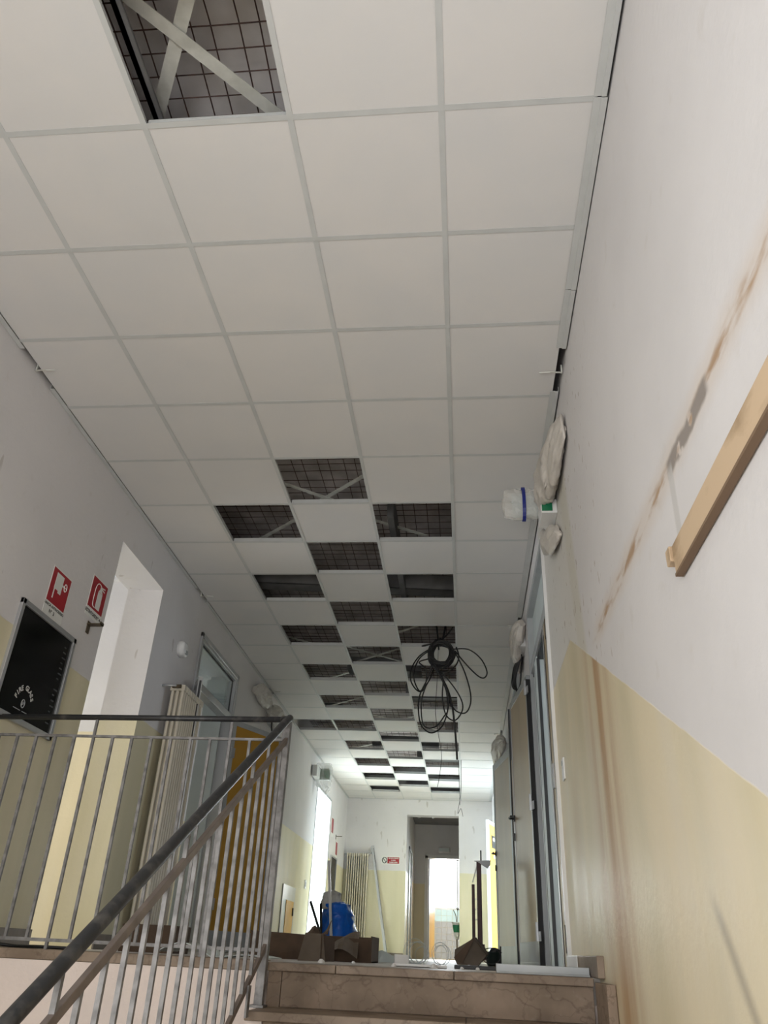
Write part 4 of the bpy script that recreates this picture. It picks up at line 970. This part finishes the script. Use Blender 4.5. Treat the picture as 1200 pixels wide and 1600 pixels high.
# upright folded flap
bx2 = thing('cardboard_box', (-.87, 5.130, F), 'small open grey-brown cardboard carton standing against the long cardboard box', 'box')
MB().hexa([(-.955, 5.010, F), (-.795, 5.010, F), (-.795, 5.018, F), (-.955, 5.018, F), (-.93, 5.050, F + .14), (-.825, 5.050, F + .14), (-.825, 5.058, F + .14), (-.93, 5.058, F + .14)]).build('front_flap', 'cardlight', bx2)
MB().hexa([(-.825, 5.010, F), (-.795, 5.310, F), (-.788, 5.310, F), (-.817, 5.010, F), (-.835, 5.050, F + .14), (-.80, 5.310, F + .12), (-.793, 5.310, F + .12), (-.827, 5.050, F + .14)]).build('side_flap', 'card', bx2)
MB().box(-.95, 5.020, F, -.80, 5.300, F + .006).build('bottom', 'card', bx2)
MB().sheet(lambda u, v: (-.93 + .13 * u, 5.060 + .10 * v, F + .14 + .035 * math.sin(7 * u) * v + .05 * v * u), 7, 3).build('top_flap', 'card', bx2, solid=.004)
# blue sack
bs = thing('rubbish_sack', (-1.36, 9.3, F), 'bright blue plastic rubbish sack with white paper on top near the end wall', 'sack')
sp_ = interp([((-1.330, 9.3, F), (.17, 0, 0), (0, .2, 0)), ((-1.330, 9.3, F + .06), (.205, 0, 0), (0, .25, 0)), ((-1.350, 9.3, F + .28), (.19, 0, 0), (0, .23, 0)), ((-1.370, 9.3, F + .40), (.165, 0, 0), (0, .2, 0)), ((-1.380, 9.3, F + .50), (.13, 0, 0), (0, .17, 0)), ((-1.380, 9.3, F + .53), (.06, 0, 0), (0, .08, 0))], 4)
MB().loft(wrap(sp_, 71, .035, 28)).build('sack', 'blue', bs, smooth=True)
sp_ = interp([((-1.430, 9.28, F + .45), (.115, 0, 0), (0, .11, 0)), ((-1.440, 9.28, F + .55), (.115, 0, 0), (0, .11, 0)), ((-1.450, 9.28, F + .61), (.09, 0, 0), (0, .09, 0)), ((-1.450, 9.28, F + .64), (.03, 0, 0), (0, .03, 0))], 3)
MB().loft(wrap(sp_, 77, .03, 20)).build('paper_wad', 'whitefrost', bs, smooth=True)
# sticks near the sack
tag(MB().bar((-1.36, 8.98, F), (-1.462, 9.0, .86), .028, .025, (1, 0, 0)).build('white_batten', 'white'), 'upright white batten standing in front of the blue sack', 'batten')
tag(MB().tube([(-1.365, 8.6, F), (-1.46, 8.6, .22), (-1.558, 8.6, .44)], .014, 7).tube([(-1.46, 8.6, .09), (-1.39, 8.58, .16)], .008, 6).build('broom_stick', 'black', smooth=True), 'dark thin stick leaning left behind the cardboard box', 'stick')
tag(MB().tube([(-1.445, 8.75, F), (-1.455, 8.75, .22), (-1.475, 8.75, .434)], .014, 7).build('broom_stick', 'black', smooth=True), 'short dark upright stick between leaning stick and white batten', 'stick')
# leaning pole at end wall
pl = thing('leaning_pole', (-1.50, YE - .1, F), 'grey steel profile leaning against the end wall beside the radiator', 'pole')
MB().bar((-1.50, YE - .22, F), (-1.875, YE - .03, 1.89), .055, .03, (1, 0, 0)).build('profile', 'alu', pl)
MB().bar((-1.475, YE - .235, F), (-1.855, YE - .047, 1.89), .012, .02, (1, 0, 0)).build('lip', 'steel', pl)
MB().tube([(-1.90, YE - .04, 1.82), (-1.90, YE - .05, 1.93), (-1.86, YE - .05, 1.93), (-1.86, YE - .04, 1.86)], .010, 6).build('hook', 'alu', pl)
# white wrapped tray and foam block
tag(MB().loft(wrap(interp([((-.66, 6.25, F + .03), (.03, 0, 0), (0, .08, .02)), ((-.60, 6.2, F + .04), (.03, 0, 0), (0, .14, .035)), ((-.53, 6.2, F + .025), (.03, 0, 0), (0, .12, .022)), ((-.44, 6.2, F + .015), (.03, 0, 0), (0, .08, .012))], 3), 81, .012)).build('plastic_sheet', 'palepanel', smooth=True), 'crumpled pale plastic sheet on floor at the right end of cardboard box', 'plastic sheet')
tag(MB().obox((-.375, 5.2, F + .028), (1, .15, 0), (-.15, 1, 0), (0, 0, 1), .085, .07, .052).build('foam_block', 'white', bevel=.006), 'white foam block standing on the marble edge beside crumpled plastic', 'block')
pf = MB().box(-.37, 4.55, F, -.095, 4.57, F + .014).box(-.37, 4.55, F, -.095, 4.60, F + .003)
tag(pf.build('ceiling_profile', 'white'), 'white ceiling profile lying along the marble floor edge', 'profile')
gp = MB().box(.135, 3.99, F, XR - .035, 4.04, F + .036).box(.135, 3.97, F, XR - .035, 3.99, F + .008)
tag(gp.build('threshold_bar', 'greypaint', bevel=.002), 'long grey metal bar lying on the top step before the right doors', 'metal bar')
tag(MB().sheet(lambda u, v: (-.93 - .55 * u, 4.15 + .3 * v, F + .012 + .05 * (u > .55) * math.sin(math.pi * min(1, max(0, (u - .5) * 2))) + .01 * math.sin(8 * u)), 12, 3).build('plastic_tray', 'palepanel', solid=.004), 'grey plastic tray lying behind the newel foot', 'tray')
# plaster bits
bits = [(-.72, 4.4), (-.62, 4.9), (-.16, 4.5), (-.02, 4.48), (.06, 4.6), (-.25, 5.2), (.02, 5.3), (-1.0, 4.3), (.10, 5.0), (-.35, 4.35)]
where = ['beside the small carton', 'behind the foam block edge', 'at the right tip of white profile', 'touching the end of the white profile', 'left of the brown rubble lump', 'before the wire tangle', 'behind the brown rubble lump', 'near the newel foot', 'under the brown rubble lump side', 'in front of the white profile']
for k, (x, y) in enumerate(bits):
    rr = random.Random(k); s = rr.uniform(.010, .019); ring = []
    pts_ = [[Vector((x + s * q * math.cos(t) * rr.uniform(.7, 1.2), y + s * q * math.sin(t) * rr.uniform(.7, 1.2), F + zz)) for t in [j * math.pi / 4 for j in range(8)]] for q, zz in ((1, 0), (.9, s * .5), (.35, s))]
    tag(MB().loft(pts_).build('plaster_fragment', 'whitefrost'), 'broken white plaster crumb on the landing edge ' + where[k], 'plaster crumb', 'plaster crumbs on the landing')
# tangle of pale wire
tg = thing('wire_tangle', (-.28, 6.3, F), 'loose tangle of pale thin wire standing before the end opening', 'wire')
rr = random.Random(11)
for k in range(8):
    cx, rad = (-.33 + rr.uniform(-.04, .04), rr.uniform(.05, .085)) if k < 5 else (-.165 + rr.uniform(-.015, .015), rr.uniform(.05, .07))
    th = rr.uniform(-.6, .6); P = []
    for j in range(18):
        t = 2 * math.pi * j / 18
        P.append((cx + rad * math.cos(t) * math.cos(th), 6.3 + rad * math.cos(t) * math.sin(th), F + .003 + rad * 1.0 + rad * math.sin(t)))
    MB().tube(P, .0018, 5, closed=True).build('wire_loop', 'palepanel', tg)
# brown rubble / folded carton
rb = thing('broken_carton', (.05, 6.0, F), 'crumpled brown carton tipped on its corner in front of the maroon stand', 'box')
P = [(-.075, 5.92, F + .05), (-.05, 5.92, F), (.07, 5.9, F), (.14, 5.92, F + .075), (.055, 5.95, F + .17), (-.07, 5.95, F + .10)]
MB().prism(P, (.02, .16, .01)).build('body', 'cardlight', rb)
MB().hexa([(.055, 5.93, F + .172), (.145, 5.9, F + .075), (.15, 6.05, F + .08), (.06, 6.1, F + .18), (.053, 5.93, F + .178), (.143, 5.9, F + .081), (.148, 6.05, F + .086), (.058, 6.1, F + .186)]).build('flap', 'cardlight', rb)
MB().hexa([(-.075, 5.915, F + .05), (-.02, 5.915, F + .02), (.06, 5.91, F + .17), (.05, 5.91, F + .172), (-.077, 5.90, F + .052), (-.022, 5.90, F + .02), (.058, 5.90, F + .165), (.048, 5.9, F + .17)]).build('torn_edge', 'card', rb)
# maroon steel prop stand
ms = thing('steel_prop_stand', (.12, 7.6, F), 'dark maroon steel prop stand with splayed feet beside the open beige door', 'stand')
Y0 = 7.6
MB().box(.106, Y0 - .02, F + .14, .148, Y0 + .014, .765).build('main_tube', 'maroon', ms, bevel=.003)
MB().box(.060, Y0 - .014, F + .14, .087, Y0 + .011, .575).build('side_tube', 'maroon', ms, bevel=.003)
MB().box(.140, Y0 - .008, .74, .153, Y0 + .008, .855).build('top_pin', 'black', ms)
MB().prism([(.085, Y0 - .025, .765), (.235, Y0 - .025, .775), (.228, Y0 - .025, .735), (.205, Y0 - .025, .71), (.155, Y0 - .025, .735), (.12, Y0 - .025, .755)], (0, .05, 0)).build('clamp_plate', 'greypaint', ms)
MB().bar((.068, Y0, .59), (.115, Y0, .74), .010, .010, (0, 1, 0)).build('clamp_arm', 'strap', ms)
for zz in (.45, .37, .29, .05): MB().bar((.072, Y0, zz), (.128, Y0, zz + .02), .008, .008, (0, 1, 0)).build('tie_bar', 'strap', ms)
MB().bar((.066, Y0, F + .15), (.165, Y0, F + .15), .024, .024, (0, 1, 0)).build('foot_collar', 'maroon', ms)
for (a, b) in (((.075, F + .15), (.02, F + .01)), ((.155, F + .15), (.215, F + .01)), ((.13, F + .15), (.06, F + .03)), ((.09, F + .15), (.185, F + .045))):
    MB().bar((a[0], Y0, a[1]), (b[0], Y0 + .02, b[1]), .014, .014, (0, 1, 0)).build('foot', 'maroon', ms)
MB().bar((.02, Y0, F + .05), (.215, Y0, F + .05), .010, .010, (0, 1, 0)).build('foot_tie', 'maroon', ms)
# bucket
bk = thing('bucket', (.222, 7.1, F), 'dark green-black builder bucket at the foot of the maroon stand', 'bucket')
MB().lathe((.222, 7.1, F), [(.048, 0), (.055, .02), (.064, .10), (.068, .105), (.06, .105), (.052, .03), (.0, .025)], 20).build('shell', 'dullgreen', bk, smooth=True)
MB().tube([(.20 + .075 * math.cos(t), 7.03, F + .075 + .055 * math.sin(t)) for t in [math.pi * k / 10 for k in range(21)]], .0035, 6).build('bail_ring', 'black', bk)
MB().loft(wrap(interp([((.222, 7.1, F + .08), (.05, 0, 0), (0, .05, 0)), ((.222, 7.1, F + .12), (.045, 0, 0), (0, .045, 0)), ((.222, 7.1, F + .135), (.015, 0, 0), (0, .015, 0))], 2), 91, .02)).build('rubble', 'black', bk)
MB().box(.272, 7.08, F + .02, .284, 7.1, F + .145).build('trowel_handle', 'black', bk)
tag(MB().box(-.06, 4.75, F, .22, 4.9, F + .018).build('dark_strip', 'black', bevel=.003), 'flat dark strip lying behind the grey bar under the stand', 'strip')
# pot with plant beyond the end opening
po = thing('flower_pot', (-.19, 17.6, F), 'white and green pot with a thin stem on a stake in the end opening', 'pot')
MB().lathe((-.17, 17.6, .33), [(.035, 0), (.05, .05), (.085, .27), (.10, .28), (.10, .30), (.07, .30), (.03, .05)], 14).build('pot', 'white', po, smooth=True)
MB().lathe((-.17, 17.6, .42), [(.055, 0), (.088, .16)], 14).build('green_label', 'green', po)
MB().box(-.18, 17.59, F, -.155, 17.61, .34).build('stake', 'rust', po)
MB().tube(smoothpath([(-.17, 17.6, .6), (-.19, 17.6, .75), (-.24, 17.6, .85)], 4), .008, 5).tube(smoothpath([(-.17, 17.6, .6), (-.15, 17.6, .8), (-.19, 17.6, .92)], 4), .006, 5).build('stem', 'rust', po)
# dark bits and cable on landing behind left balustrade
tag(MB().tube(smoothpath([(-2.44, 4.02, F + .02), (-2.3, 3.99, F + .025), (-2.15, 4.03, F + .012), (-2.0, 4.0, F + .014), (-1.8, 4.05, F + .012)], 5), .007, 6).build('floor_cable', 'black', smooth=True), 'black cable lying on the landing edge under the left balusters', 'cable')
cbx = thing('cardboard_box', (-1.95, 5.2, F), 'low dark open carton on landing behind the balusters, before the radiator', 'box')
MB().box(-2.1, 5.2, F, -1.78, 5.21, F + .15).build('front_wall', 'card', cbx); MB().box(-2.1, 5.55, F, -1.78, 5.56, F + .15).build('back_wall', 'card', cbx)
MB().box(-2.1, 5.21, F, -2.09, 5.55, F + .15).build('side_wall', 'card', cbx); MB().box(-1.79, 5.21, F, -1.78, 5.55, F + .15).build('side_wall', 'card', cbx); MB().box(-2.09, 5.21, F, -1.79, 5.55, F + .006).build('bottom', 'card', cbx)
# repeats of one kind share a group
for base_, grp in (('ceiling_tie', 'metal ties along the ceiling edges'), ('emergency_lamp', 'bagged emergency lamps on the walls'), ('column_radiator', 'column radiators'), ('balustrade', 'steel balustrades'), ('cardboard_box', 'cardboard boxes on the landing'), ('broom_stick', 'dark sticks by the sack'), ('hanging_spotlight', 'lamp bodies at the lobby ceiling'), ('fire_hose_sign', 'fire equipment signs'), ('fire_extinguisher_sign', 'fire equipment signs'), ('fire_hose_cabinet', 'fire hose cabinets'), ('exit_sign', 'bagged exit signs'), ('wall_bracket', 'extinguisher brackets'), ('thin_wire', 'thin hanging wires')):
    for o in list(bpy.data.objects):
        if o.parent is None and o.name.split('.')[0] == base_ and 'category' in o: o['group'] = grp
